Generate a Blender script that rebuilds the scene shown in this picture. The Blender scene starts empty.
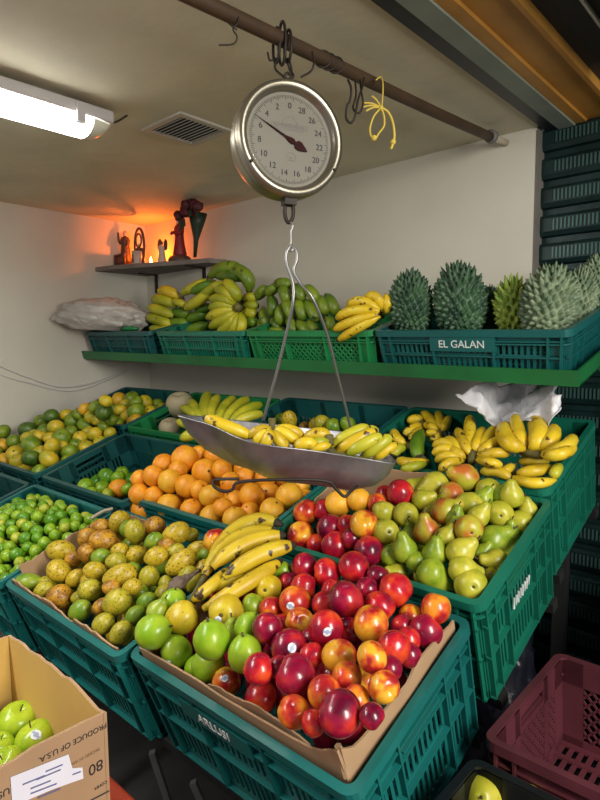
import bpy, bmesh, math, random
import numpy as np
from mathutils import Vector, Matrix, Quaternion

random.seed(7)
C = bpy.context.scene.collection
PI = math.pi
CH = 1.5                                   # eye height
F = 580.0                                  # focal length in pixels of a 600x800 frame
YAW, PITCH, ROLL = math.radians(42.179), math.radians(5.358), math.radians(-0.4256)

# ------------------------------------------------------------------ camera
def cam_axes():
    cy, sy, cp, sp = math.cos(YAW), math.sin(YAW), math.cos(PITCH), math.sin(PITCH)
    d = np.array([-sy*cp, cy*cp, -sp]); r = np.array([cy, sy, 0.]); u = np.cross(r, d)
    c, s = math.cos(ROLL), math.sin(ROLL)
    return c*r+s*u, -s*r+c*u, d
RT, UP, FW = cam_axes()
CAM = np.array([0., 0., CH])
def ray(px, py): return (px-300)/F*RT-(py-400)/F*UP+FW
def pt(px, py, d): return CAM+ray(px, py)*d
def on(px, py, axis, val):                 # where the sight line meets an axis-aligned plane
    v = ray(px, py); return CAM+v*((val-CAM[axis])/v[axis])
def on_plane(px, py, p0, n):
    v = ray(px, py); return CAM+v*(((p0-CAM)@n)/(v@n))
def zdepth(p): return float((np.asarray(p)-CAM)@FW)
def project(p):
    v = np.asarray(p)-CAM; z = v@FW
    return 300+F*(v@RT)/z, 400-F*(v@UP)/z

cam = bpy.data.cameras.new('camera'); co = bpy.data.objects.new('camera', cam); C.objects.link(co)
cam.sensor_fit = 'VERTICAL'; cam.sensor_height = 36; cam.lens = F*36/800; cam.clip_start = .02
M = Matrix(((RT[0], UP[0], -FW[0], 0), (RT[1], UP[1], -FW[1], 0), (RT[2], UP[2], -FW[2], CH), (0, 0, 0, 1)))
co.matrix_world = M
bpy.context.scene.camera = co

# ------------------------------------------------------------------ materials
def new_mat(name):
    m = bpy.data.materials.new(name); m.use_nodes = True
    nt = m.node_tree; return m, nt, nt.nodes['Principled BSDF']
def plain(name, col, rough=.5, metal=0., noise=0., scale=8., bump=0., col2=None, spec=.5, bscale=None):
    m, nt, b = new_mat(name)
    b.inputs['Roughness'].default_value = rough; b.inputs['Metallic'].default_value = metal
    b.inputs['Specular IOR Level'].default_value = spec
    b.inputs['Base Color'].default_value = (*col, 1)
    if noise or bump:
        tc = nt.nodes.new('ShaderNodeTexCoord'); n = nt.nodes.new('ShaderNodeTexNoise')
        n.inputs['Scale'].default_value = scale; n.inputs['Detail'].default_value = 6
        nt.links.new(tc.outputs['Object'], n.inputs['Vector'])
        if noise:
            r = nt.nodes.new('ShaderNodeValToRGB')
            c2 = col2 or tuple(max(0, c*(1-noise)) for c in col)
            r.color_ramp.elements[0].color = (*c2, 1); r.color_ramp.elements[1].color = (*col, 1)
            r.color_ramp.elements[0].position = .32; r.color_ramp.elements[1].position = .62
            nt.links.new(n.outputs['Fac'], r.inputs['Fac']); nt.links.new(r.outputs['Color'], b.inputs['Base Color'])
        if bump:
            n2 = n
            if bscale:
                n2 = nt.nodes.new('ShaderNodeTexNoise'); n2.inputs['Scale'].default_value = bscale; n2.inputs['Detail'].default_value = 5
                nt.links.new(tc.outputs['Object'], n2.inputs['Vector'])
            bp = nt.nodes.new('ShaderNodeBump'); bp.inputs['Strength'].default_value = bump; bp.inputs['Distance'].default_value = .008
            nt.links.new(n2.outputs['Fac'], bp.inputs['Height']); nt.links.new(bp.outputs['Normal'], b.inputs['Normal'])
    return m
def fruit_mat(name, stops, scale=1.1, rough=.3, speck=None, speck_amt=.62, speck_scale=7., bump=0., stretch=(1, 1, 1), coat=0.):
    """skin whose blotches differ from fruit to fruit: noise in object space, shifted by the object's random value"""
    m, nt, b = new_mat(name); N, L = nt.nodes.new, nt.links.new
    tc = N('ShaderNodeTexCoord'); oi = N('ShaderNodeObjectInfo')
    mul = N('ShaderNodeVectorMath'); mul.operation = 'SCALE'; mul.inputs[0].default_value = (37, 61, 23)
    L(oi.outputs['Random'], mul.inputs['Scale'])
    mp = N('ShaderNodeVectorMath'); mp.operation = 'MULTIPLY'; mp.inputs[1].default_value = stretch
    L(tc.outputs['Object'], mp.inputs[0])
    add = N('ShaderNodeVectorMath'); L(mp.outputs[0], add.inputs[0]); L(mul.outputs[0], add.inputs[1])
    n = N('ShaderNodeTexNoise'); n.inputs['Scale'].default_value = scale; n.inputs['Detail'].default_value = 4; n.inputs['Roughness'].default_value = .45
    L(add.outputs[0], n.inputs['Vector'])
    r = N('ShaderNodeValToRGB'); cr = r.color_ramp
    while len(cr.elements) < len(stops): cr.elements.new(.5)
    for e, (p, c) in zip(cr.elements, stops): e.position = p; e.color = (*c, 1)
    L(n.outputs['Fac'], r.inputs['Fac']); out = r.outputs['Color']
    if speck:
        n2 = N('ShaderNodeTexNoise'); n2.inputs['Scale'].default_value = speck_scale; n2.inputs['Detail'].default_value = 3
        L(add.outputs[0], n2.inputs['Vector'])
        r2 = N('ShaderNodeValToRGB'); r2.color_ramp.elements[0].position = speck_amt; r2.color_ramp.elements[1].position = speck_amt+.06
        r2.color_ramp.elements[0].color = (0, 0, 0, 1); r2.color_ramp.elements[1].color = (1, 1, 1, 1)
        L(n2.outputs['Fac'], r2.inputs['Fac'])
        mx = N('ShaderNodeMix'); mx.data_type = 'RGBA'; L(r2.outputs['Color'], mx.inputs['Factor'])
        L(out, mx.inputs['A']); mx.inputs['B'].default_value = (*speck, 1); out = mx.outputs['Result']
    L(out, b.inputs['Base Color']); b.inputs['Roughness'].default_value = rough
    b.inputs['Coat Weight'].default_value = coat; b.inputs['Coat Roughness'].default_value = .15
    if bump:
        n3 = N('ShaderNodeTexNoise'); n3.inputs['Scale'].default_value = 14; L(tc.outputs['Object'], n3.inputs['Vector'])
        bp = N('ShaderNodeBump'); bp.inputs['Strength'].default_value = bump; bp.inputs['Distance'].default_value = .05
        L(n3.outputs['Fac'], bp.inputs['Height']); L(bp.outputs['Normal'], b.inputs['Normal'])
    return m
def emit(name, col, s):
    m, nt, b = new_mat(name); b.inputs['Base Color'].default_value = (*col, 1)
    b.inputs['Emission Color'].default_value = (*col, 1); b.inputs['Emission Strength'].default_value = s
    return m

wall_m = plain('painted plaster', (.59, .565, .48), .75, noise=.10, scale=2.2, bump=.10, bscale=40)
ceil_m = plain('ceiling plaster', (.66, .61, .45), .8, noise=.14, scale=3.5, bump=.35, bscale=14)
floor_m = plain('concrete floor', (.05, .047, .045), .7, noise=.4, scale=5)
jamb_m = plain('grey door jamb', (.16, .15, .13), .7, noise=.3, scale=9)
shut_m = plain('dark green shutter steel', (.008, .028, .027), .38, metal=.3, noise=.5, scale=12)
beam_m = plain('brown painted beam', (.52, .25, .045), .55, noise=.35, scale=4)
dark_m = plain('dark lintel', (.025, .025, .03), .6)
channel_m = plain('black rail', (.012, .014, .022), .45)
sage_m = plain('grey green trim', (.22, .26, .22), .6, noise=.2, scale=6)
pale_m = plain('pale metal strip', (.75, .75, .72), .4)
yel_m = plain('pale yellow board', (.70, .52, .22), .6)
teal_m = plain('teal crate plastic', (.008, .145, .135), .36, noise=.3, scale=3)
green_m = plain('green crate plastic', (.008, .15, .095), .36, noise=.3, scale=3)
bright_m = plain('bright green crate plastic', (.012, .20, .06), .38, noise=.25, scale=3)
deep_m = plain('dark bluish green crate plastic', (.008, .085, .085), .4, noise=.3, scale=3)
burg_m = plain('burgundy crate plastic', (.11, .026, .036), .42, noise=.4, scale=5)
black_m = plain('black crate plastic', (.010, .011, .014), .35, noise=.3, scale=4)
shelf_m = plain('green shelf paint', (.008, .135, .035), .45, noise=.35, scale=5)
card_m = plain('brown cardboard', (.42, .26, .14), .85, noise=.16, scale=9, bump=.05)
cardin_m = plain('yellowish cardboard', (.60, .38, .10), .85, noise=.12, scale=6)
paper_m = plain('white paper', (.72, .72, .80), .7, noise=.06, scale=20)
ink_m = plain('dark printing ink', (.02, .018, .02), .8)
inkbl_m = plain('blue printing ink', (.12, .12, .24), .8)
white_m = plain('white paint', (.72, .76, .74), .5, noise=.35, scale=60)
steel_m = plain('worn pan steel', (.40, .40, .42), .42, metal=.85, noise=.45, scale=14, bump=.35)
wire_m = plain('galvanised wire', (.30, .30, .29), .42, metal=.9)
iron_m = plain('rusty iron', (.035, .025, .020), .6, metal=.4, noise=.4, scale=30)
pole_m = plain('brown pole', (.062, .034, .016), .6, noise=.4, scale=10)
bezel_m = plain('dull chrome', (.34, .31, .24), .36, metal=.9, noise=.2, scale=6)
dial_m = plain('aged dial paper', (.20, .188, .15), .7, noise=.12, scale=5)
needle_m = plain('dark red needle', (.03, .006, .006), .8, spec=.1)
rack_m = plain('dark steel rack', (.007, .008, .008), .7)
grey_m = plain('grey painted steel', (.16, .155, .145), .6, noise=.2)
red_m = plain('red plastic', (.42, .045, .015), .5, noise=.2, scale=5)
bag_m = plain('hazy plastic bag', (.46, .42, .38), .35, noise=.22, scale=9, bump=.5, bscale=10)
wbag_m = plain('white plastic bag', (.66, .65, .68), .38, noise=.25, scale=12, bump=.5, bscale=16)
bbag_m = plain('black plastic bag', (.012, .013, .022), .3, bump=1., scale=9)
wood_m = plain('grey board', (.20, .17, .15), .7, noise=.3, scale=8)
yrope_m = plain('yellow string', (.62, .46, .07), .7)
fix_m = plain('lamp housing', (.50, .48, .48), .5)
tube_m = emit('lit diffuser', (1., .98, .94), 15.)
cap_m = plain('clear lamp end', (.75, .74, .62), .3)
vent_m = plain('vent frame', (.50, .48, .42), .6)
vdark_m = plain('vent dark', (.02, .02, .02), .8)
cable_m = plain('white cable', (.60, .59, .57), .5)
flame_m = emit('flame', (1., .45, .08), 40.)
wax_m = plain('wax', (.8, .55, .3), .5)
fig_m = plain('figurine brown', (.10, .05, .035), .5, noise=.5, scale=40)
figr_m = plain('figurine red', (.30, .012, .02), .5, noise=.4, scale=30)
figw_m = plain('figurine pale', (.55, .45, .40), .5, noise=.3, scale=30)
leaf_m = plain('dark leaves', (.012, .025, .010), .5)
rose_m = plain('dark red petals', (.08, .006, .012), .6)

nect_m = {
 'c': fruit_mat('nectarine crimson', [(.36, (.10, .002, .018)), (.55, (.29, .004, .032)), (.72, (.55, .03, .018))], .8, .26, coat=.25),
 'r': fruit_mat('nectarine red', [(.36, (.25, .004, .022)), (.52, (.50, .010, .020)), (.68, (.66, .07, .015))], .9, .26, coat=.25),
 'o': fruit_mat('nectarine orange red', [(.38, (.36, .012, .016)), (.50, (.60, .06, .015)), (.64, (.76, .27, .02))], .9, .28, coat=.25),
 'y': fruit_mat('nectarine yellow red', [(.38, (.34, .012, .015)), (.47, (.62, .12, .015)), (.56, (.76, .38, .025))], .9, .28, coat=.25),
}
pear_m = {
 'g': fruit_mat('pear green', [(.35, (.17, .27, .012)), (.65, (.34, .41, .03))], 1.2, .34, speck=(.16, .14, .02), speck_amt=.68, speck_scale=9),
 'y': fruit_mat('pear yellow green', [(.35, (.33, .34, .018)), (.65, (.52, .47, .045))], 1.2, .36, speck=(.22, .12, .02), speck_amt=.66, speck_scale=8),
 'b': fruit_mat('pear blushed', [(.40, (.46, .12, .02)), (.50, (.44, .26, .025)), (.60, (.42, .40, .03))], .8, .36, speck=(.16, .08, .02), speck_amt=.68, speck_scale=9),
 'l': fruit_mat('pear bright green', [(.35, (.20, .37, .012)), (.65, (.33, .48, .025))], 1.2, .3),
 'q': fruit_mat('pear golden', [(.35, (.52, .36, .010)), (.65, (.60, .47, .035))], 1.2, .34, speck=(.25, .13, .01), speck_amt=.66, speck_scale=6),
}
orange_m = {'o': fruit_mat('orange peel', [(.35, (.72, .24, .008)), (.65, (.85, .37, .018))], 1.2, .42, bump=.12),
            'y': fruit_mat('yellow orange peel', [(.35, (.74, .34, .015)), (.65, (.82, .44, .03))], 1.2, .42, bump=.12)}
mand_m = {
 'd': fruit_mat('dark green peel', [(.35, (.035, .085, .008)), (.65, (.09, .16, .012))], 1.2, .36, bump=.1),
 'g': fruit_mat('green peel', [(.35, (.10, .19, .010)), (.65, (.24, .31, .018))], 1.2, .36, bump=.1),
 'y': fruit_mat('yellow peel', [(.38, (.34, .33, .015)), (.62, (.60, .42, .02))], 1.1, .38, bump=.1),
 'o': fruit_mat('orange yellow peel', [(.38, (.56, .34, .02)), (.62, (.70, .38, .02))], 1.1, .38, bump=.1),
}
lime_m = {
 'a': fruit_mat('lime green', [(.35, (.13, .29, .010)), (.65, (.28, .43, .02))], 1.2, .3),
 'b': fruit_mat('lime dark green', [(.35, (.06, .20, .010)), (.65, (.15, .33, .014))], 1.2, .3),
 'c': fruit_mat('lime yellowish', [(.35, (.27, .36, .02)), (.65, (.44, .46, .04))], 1.2, .34),
}
mango_m = {
 'g': fruit_mat('mango green', [(.35, (.10, .22, .012)), (.65, (.25, .33, .02))], 1., .36, speck=(.10, .09, .015), speck_amt=.64),
 'l': fruit_mat('mango olive', [(.35, (.29, .27, .012)), (.65, (.46, .39, .025))], 1., .38, speck=(.14, .09, .012), speck_amt=.58),
 'y': fruit_mat('mango yellow', [(.35, (.42, .31, .012)), (.65, (.56, .40, .025))], 1., .38, speck=(.15, .075, .01), speck_amt=.57),
 'o': fruit_mat('mango orange brown', [(.38, (.28, .12, .012)), (.62, (.56, .29, .018))], 1.1, .4, speck=(.07, .025, .008), speck_amt=.56),
}
apple_m = fruit_mat('green apple', [(.35, (.27, .42, .012)), (.65, (.42, .54, .03))], 1.2, .26)
ban_m = {
 'y': fruit_mat('banana yellow', [(.30, (.46, .31, .010)), (.5, (.66, .46, .015)), (.7, (.72, .55, .035))], 16, .42, speck=(.09, .045, .012), speck_amt=.63, speck_scale=40),
 'k': fruit_mat('ripe plantain', [(.30, (.42, .28, .012)), (.5, (.58, .40, .015)), (.7, (.62, .48, .03))], 14, .42, speck=(.05, .025, .01), speck_amt=.61, speck_scale=34),
 'h': fruit_mat('greenish yellow banana', [(.35, (.27, .30, .012)), (.65, (.52, .47, .025))], 9, .42, speck=(.12, .09, .012), speck_amt=.66, speck_scale=40),
 'g': fruit_mat('green banana', [(.35, (.06, .16, .008)), (.65, (.16, .27, .014))], 9, .42),
 'd': fruit_mat('dark green banana', [(.35, (.06, .12, .008)), (.65, (.19, .27, .016))], 9, .42, speck=(.03, .04, .01), speck_amt=.63, speck_scale=30),
}
tip_m = plain('dark banana tip', (.03, .022, .012), .7)
crown_m = plain('banana crown', (.14, .12, .03), .7, noise=.5, scale=40)
dry_m = plain('dried stem', (.16, .11, .08), .8, noise=.6, scale=90)
sour_m = {'d': fruit_mat('soursop dark', [(.35, (.012, .045, .022)), (.65, (.050, .115, .050))], 2.2, .5),
          'p': fruit_mat('soursop pale', [(.35, (.075, .125, .066)), (.65, (.19, .245, .14))], 2.2, .55),
          'l': fruit_mat('soursop light', [(.35, (.13, .24, .02)), (.65, (.34, .42, .06))], 2.2, .5)}
stem_m = plain('fruit stem', (.07, .045, .02), .8)
calyx_m = plain('calyx', (.09, .06, .02), .85)
stick_m = plain('sticker', (.80, .82, .86), .45)
stickb_m = plain('blue sticker', (.03, .22, .42), .45)

# ------------------------------------------------------------------ mesh helpers
def obj(name, bm, mat, parent=None, smooth=False, mats=None):
    me = bpy.data.meshes.new(name); bm.normal_update(); bm.to_mesh(me); bm.free()
    o = bpy.data.objects.new(name, me); C.objects.link(o)
    for m in (mats or [mat]): me.materials.append(m)
    if parent: o.parent = parent
    if smooth:
        for p in me.polygons: p.use_smooth = True
    return o
def empty(name, loc=(0, 0, 0), rot=(0, 0, 0)):
    o = bpy.data.objects.new(name, None); C.objects.link(o); o.location = loc; o.rotation_euler = rot
    o.empty_display_size = .05
    return o
def tag(o, label, cat, group=None, kind=None):
    o['label'] = label; o['category'] = cat
    if group: o['group'] = group
    if kind: o['kind'] = kind
    return o
def struct(o, label=None, cat=None):
    o['kind'] = 'structure'
    if label: o['label'] = label; o['category'] = cat
    return o
def box(bm, x0, x1, y0, y1, z0, z1, M=None, mi=0):
    vs = [bm.verts.new((x, y, z)) for z in (z0, z1) for x, y in ((x0, y0), (x1, y0), (x1, y1), (x0, y1))]
    fs = [(3, 2, 1, 0), (4, 5, 6, 7), (0, 1, 5, 4), (1, 2, 6, 5), (2, 3, 7, 6), (3, 0, 4, 7)]
    for f in fs: bm.faces.new([vs[i] for i in f]).material_index = mi
    if M: bmesh.ops.transform(bm, matrix=M, verts=vs)
    return vs
def spline(P, n=8, closed=False):
    P = [np.asarray(p, float) for p in P]; out = []; m = len(P)
    rng = range(m if closed else m-1)
    for i in rng:
        if closed: a, b, c, d = P[i-1], P[i], P[(i+1) % m], P[(i+2) % m]
        else: a, b, c, d = P[max(i-1, 0)], P[i], P[i+1], P[min(i+2, m-1)]
        for k in range(n):
            t = k/n
            out.append(.5*((2*b)+(c-a)*t+(2*a-5*b+4*c-d)*t*t+(3*b-a-3*c+d)*t**3))
    if not closed: out.append(P[-1])
    return out
def tube(bm, P, r, sides=8, closed=False, mi=0, squash=1., endmi=None):
    P = [np.asarray(p, float) for p in P]; n = len(P)
    rad = r if callable(r) else (lambda t: r)
    rings = []; up = None
    for i in range(n):
        a = P[i-1] if (i > 0 or closed) else P[i]; b = P[(i+1) % n] if (i < n-1 or closed) else P[i]
        T = b-a; T = T/(np.linalg.norm(T)+1e-12)
        if up is None:
            up = np.array([0, 0, 1.]) if abs(T[2]) < .9 else np.array([1., 0, 0])
        up = up-T*(up@T); up /= np.linalg.norm(up)+1e-12
        s = np.cross(T, up); R = rad(i/max(n-1, 1))
        rings.append([bm.verts.new(P[i]+R*(math.cos(2*PI*k/sides)*s+squash*math.sin(2*PI*k/sides)*up)) for k in range(sides)])
    for i in range(n if closed else n-1):
        A, B = rings[i], rings[(i+1) % n]
        for k in range(sides):
            f = bm.faces.new((A[k], A[(k+1) % sides], B[(k+1) % sides], B[k])); f.material_index = mi
            if endmi is not None and i >= n-2: f.material_index = endmi
    if not closed:
        bm.faces.new(rings[0][::-1]).material_index = mi if endmi is None else endmi
        bm.faces.new(rings[-1]).material_index = mi if endmi is None else endmi
    return rings
def lathe(bm, prof, n=24, mi=0, axis=None):
    """profile of (radius, z) bottom to top"""
    rings = []
    for r, z in prof:
        rings.append([bm.verts.new((0, 0, z))] if r < 1e-6 else [bm.verts.new((r*math.cos(2*PI*k/n), r*math.sin(2*PI*k/n), z)) for k in range(n)])
    for A, B in zip(rings, rings[1:]):
        for k in range(n):
            k2 = (k+1) % n
            if len(A) == 1 and len(B) == 1: continue
            if len(A) == 1: f = (A[0], B[k2], B[k])
            elif len(B) == 1: f = (A[k], A[k2], B[0])
            else: f = (A[k], A[k2], B[k2], B[k])
            bm.faces.new(f).material_index = mi
    if len(rings[0]) > 1: bm.faces.new(rings[0][::-1])
    if len(rings[-1]) > 1: bm.faces.new(rings[-1])
    return rings
def text(name, s, size, mat, Mw, parent=None, depth=.0006, align='CENTER'):
    cu = bpy.data.curves.new(name, 'FONT'); cu.body = s; cu.size = size; cu.extrude = depth
    cu.align_x = align; cu.align_y = 'CENTER'
    o = bpy.data.objects.new(name, cu); C.objects.link(o); cu.materials.append(mat)
    bpy.context.view_layer.update()
    me = bpy.data.meshes.new_from_object(o.evaluated_get(bpy.context.evaluated_depsgraph_get()))
    bpy.data.objects.remove(o); bpy.data.curves.remove(cu)
    o = bpy.data.objects.new(name, me); C.objects.link(o)
    if not me.materials: me.materials.append(mat)
    if parent: o.parent = parent
    o.matrix_local = Mw
    return o
def frame_m(origin, X, Y, Z):
    return Matrix(((X[0], Y[0], Z[0], origin[0]), (X[1], Y[1], Z[1], origin[1]), (X[2], Y[2], Z[2], origin[2]), (0, 0, 0, 1)))

# ------------------------------------------------------------------ the room
XL, YB, ZC = -2.99, 1.965, CH+.70
YF = -1.3
def slab(name, x0, x1, y0, y1, z0, z1, mat, label=None, cat=None):
    bm = bmesh.new(); box(bm, x0, x1, y0, y1, z0, z1)
    return struct(obj(name, bm, mat), label, cat)
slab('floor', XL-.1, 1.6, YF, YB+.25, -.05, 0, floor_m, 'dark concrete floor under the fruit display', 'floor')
slab('wall_left', XL-.1, XL, YF, YB+.1, 0, ZC+.1, wall_m, 'white plaster wall beside the mandarin crate', 'wall')
slab('wall_back', XL, -.738, YB, YB+.1, 0, ZC+.1, wall_m, 'white plaster wall behind the upper fruit shelf', 'wall')
slab('ceiling', XL, -.72, YF, YB, ZC, ZC+.1, ceil_m, 'yellowish plastered ceiling over the stall', 'ceiling')
slab('trim_1', -.738, -.733, YB-.001, YB+.1, 0, ZC-.01, jamb_m, 'narrow grey jamb between white wall and green shutter', 'jamb')
# roller shutter (one slatted curtain in the plane of the back wall)
sh = empty('roller_shutter', (.1, YB+.062, 0)); tag(sh, 'dark green slatted roller shutter behind the spiny fruit', 'shutter', kind='structure')
bm = bmesh.new()
zz = 0.0; prof = []
while zz < ZC+.1:
    prof += [(0, zz), (.0, zz+.012), (.016, zz+.016), (.022, zz+.03), (.022, zz+.072), (.016, zz+.082), (0, zz+.086)]
    zz += .092
cols = []
for x in (-.833, .9):
    cols.append([bm.verts.new((x, -d, z)) for d, z in prof])
for i in range(len(prof)-1):
    bm.faces.new((cols[0][i], cols[1][i], cols[1][i+1], cols[0][i+1]))
obj('slat_curtain', bm, shut_m, sh)
bm = bmesh.new()                                            # ribbed bands pressed into the slats
zz = 0
while zz < ZC:
    for k in range(70): box(bm, -.79+k*.012, -.79+k*.012+.005, -.026, -.021, zz+.034, zz+.068)
    zz += .092
obj('pressed_rib', bm, plain('shutter rib', (.05, .11, .10), .35, metal=.4), sh)
# shop-front lintel seen from below, running along the ceiling edge
slab('trim_2', -.722, -.682, YF, YB+.06, ZC-.008, ZC+.1, channel_m, 'black rail along the ceiling edge at the shop front', 'rail')
slab('trim_3', -.682, -.632, YF, YB+.06, ZC-.012, ZC+.1, sage_m, 'grey green strip between black rail and brown beam', 'strip')
bm = bmesh.new()
box(bm, -.632, -.600, YF, YB+.3, ZC-.006, ZC+.1); box(bm, -.600, -.517, YF, YB+.3, ZC+.004, ZC+.1); box(bm, -.517, -.505, YF, YB+.3, ZC-.006, ZC+.1)
struct(obj('beam_front', bm, beam_m), 'brown painted beam over the shop front', 'beam')
bm = bmesh.new(); box(bm, -.505, .1, YF, YB+.3, ZC+.02, ZC+.12)
struct(obj('lintel_front', bm, dark_m), 'dark panel overhead beyond the brown beam', 'lintel')
bm = bmesh.new(); box(bm, -.424, -.418, YF, YB+.3, ZC+.012, ZC+.02)
struct(obj('trim_4', bm, pale_m), 'thin pale strip on the dark overhead panel', 'strip')
bm = bmesh.new(); tube(bm, spline([(-.40, 1.62, ZC+.0), (-.375, 1.56, ZC-.012), (-.36, 1.45, ZC-.02), (-.355, 1.3, ZC-.02), (-.35, 1.0, ZC-.02)]), .012, 8)
tag(obj('overhead_pipe', bm, dark_m, smooth=True), 'dark curved pipe under the overhead panel beside the pale strip', 'pipe')
bm = bmesh.new(); box(bm, -.345, -.29, .9, 1.55, ZC-.02, ZC+.02)
struct(obj('trim_5', bm, yel_m), 'pale yellow board at the edge of the overhead panel', 'board')

# ------------------------------------------------------------------ crates
def wall_xyz(side, L2, W2, s, z, t):
    if side == 'f': return (s, -W2-t, z)
    if side == 'b': return (-s, W2+t, z)
    if side == 'r': return (L2+t, s, z)
    return (-L2-t, -s, z)
def crate(name, label, loc, rot, L=.6, W=.4, H=.265, mat=teal_m, fill='slot', group=None, cat='crate', handle=True, cut=None):
    e = empty(name, loc, rot); tag(e, label, cat, group)
    inset = .017
    L2, W2 = L/2-inset, W/2-inset
    def tap(bm):
        for v in bm.verts:
            k = 1-.035*(1-v.co.z/H); v.co.x *= k; v.co.y *= k
    def wbox(bm, side, s0, s1, z0, z1, t0, t1):
        ps = [wall_xyz(side, L2, W2, s, z, t) for s, z, t in ((s0, z0, t0), (s1, z1, t1))]
        a, b = ps
        box(bm, min(a[0], b[0]), max(a[0], b[0]), min(a[1], b[1]), max(a[1], b[1]), min(a[2], b[2]), max(a[2], b[2]))
    def bar(bm, side, s0, z0, s1, z1, w, t0, t1):
        d = np.array([s1-s0, z1-z0]); l = np.linalg.norm(d)
        if l < .006: return
        n = np.array([-d[1], d[0]])/l*w/2
        q = [(s0+n[0], z0+n[1]), (s0-n[0], z0-n[1]), (s1-n[0], z1-n[1]), (s1+n[0], z1+n[1])]
        A = [bm.verts.new(wall_xyz(side, L2, W2, s, z, t0)) for s, z in q]; B = [bm.verts.new(wall_xyz(side, L2, W2, s, z, t1)) for s, z in q]
        bm.faces.new(A[::-1]); bm.faces.new(B)
        for k in range(4): bm.faces.new((A[k], A[(k+1) % 4], B[(k+1) % 4], B[k]))
    for side in 'fbrl':
        hl = L2 if side in 'fb' else W2
        bm = bmesh.new()
        endw = .045 if side in 'fb' else .05
        zones = [.105*H/.265, .115*H/.265, .185*H/.265, .195*H/.265]
        zb, z1, z2, z3, zt = .022, .105*H/.265, .125*H/.265, .19*H/.265, H-.004
        wbox(bm, side, -hl, hl, 0, zb, 0, .004)
        if fill == 'slot': wbox(bm, side, -hl, hl, z1, z2, 0, .004)
        hw = .062 if (side in 'rl' and handle) else 0
        if hw:                                              # handle slot high in the end wall
            wbox(bm, side, -hl, -hw, z3, zt, 0, .004); wbox(bm, side, hw, hl, z3, zt, 0, .004)
            wbox(bm, side, -hw, hw, z3, z3+.012, 0, .010); wbox(bm, side, -hw, hw, zt-.018, zt, 0, .010)
        else: wbox(bm, side, -hl, hl, z3, zt, 0, .004)
        mids = [-hl/3, hl/3] if side in 'fb' else [-.078, .078]
        sol = [(-hl, -hl+endw)]+[(m-.012, m+.012) for m in mids]+[(hl-endw, hl)]
        for a, b in sol: wbox(bm, side, a, b, 0, zt, 0, .004)
        for (a0, a1), (b0, b1) in zip(sol, sol[1:]):
            for za, zc in (((zb, z1), (z2, z3)) if fill == 'slot' else ((zb, z3),)):
                if fill == 'slot':
                    s = a1+.010
                    while s < b0-.004: wbox(bm, side, s, s+.008, za, zc, 0, .004); s += .017
                else:                                       # diamond mesh
                    st = .023; hh = zc-za; s = a1-hh
                    while s < b0:
                        for sg in (1, -1):
                            pa, pb = s, s+hh
                            ta, tb = max(0, (a1-pa)/hh), min(1, (b0-pa)/hh)
                            if tb > ta:
                                za2, zb2 = (za+ta*hh, za+tb*hh) if sg > 0 else (zc-ta*hh, zc-tb*hh)
                                bar(bm, side, pa+ta*hh, za2, pa+tb*hh, zb2, .0046, 0, .004)
                        s += st
        for m in [-hl+.006, -hl+endw-.005]+mids+[hl-endw+.005, hl-.006]:    # ribs standing out of the wall
            wbox(bm, side, m-.0025, m+.0025, 0, zt, .004, .0155)
        for z in ((.004, (z1+z2)/2, z3+.006) if fill == 'slot' else (.004, z3+.006)):
            wbox(bm, side, -hl, hl, z-.0022, z+.0022, .004, .0145)
        tap(bm)
        obj('long_wall' if side in 'fb' else 'end_wall', bm, mat, e)
    bm = bmesh.new()                                        # rim with a turned-down lip
    def ring(o0, i0, z0, z1, r=.014):
        def loop(hx, hy, rr, z):
            out = []
            for cx, cy, a0 in ((hx-rr, hy-rr, 0), (-hx+rr, hy-rr, 90), (-hx+rr, -hy+rr, 180), (hx-rr, -hy+rr, 270)):
                for k in range(5):
                    a = math.radians(a0+k*22.5); out.append(bm.verts.new((cx+rr*math.cos(a), cy+rr*math.sin(a), z)))
            return out
        o1, o2 = loop(L/2-o0, W/2-o0, r+.010, z0), loop(L/2-o0, W/2-o0, r+.010, z1)
        i1, i2 = loop(L/2-i0, W/2-i0, r, z0), loop(L/2-i0, W/2-i0, r, z1)
        n = len(o1)
        for k in range(n):
            j = (k+1) % n
            bm.faces.new((o1[k], o1[j], o2[j], o2[k])); bm.faces.new((i1[j], i1[k], i2[k], i2[j]))
            bm.faces.new((o2[k], o2[j], i2[j], i2[k])); bm.faces.new((o1[j], o1[k], i1[k], i1[j]))
    ring(0, .0155, H-.005, H); ring(.0, .003, H-.019, H-.005); ring(.005, .0155, H-.042, H-.038)
    rim = obj('rim', bm, mat, e)
    bv = rim.modifiers.new('edge', 'BEVEL'); bv.width = .0014; bv.segments = 2; bv.limit_method = 'ANGLE'
    bm = bmesh.new()                                        # slotted floor
    k = 0; x = -L2+.0
    while x < L2-.006:
        box(bm, x, x+.010, -W2, W2, 0, .004); x += .021
    for y in np.linspace(-W2, W2-.014, 8): box(bm, -L2, L2, y, y+.014, -.0, .006)
    tap(bm); obj('base', bm, mat, e)
    return e

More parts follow.
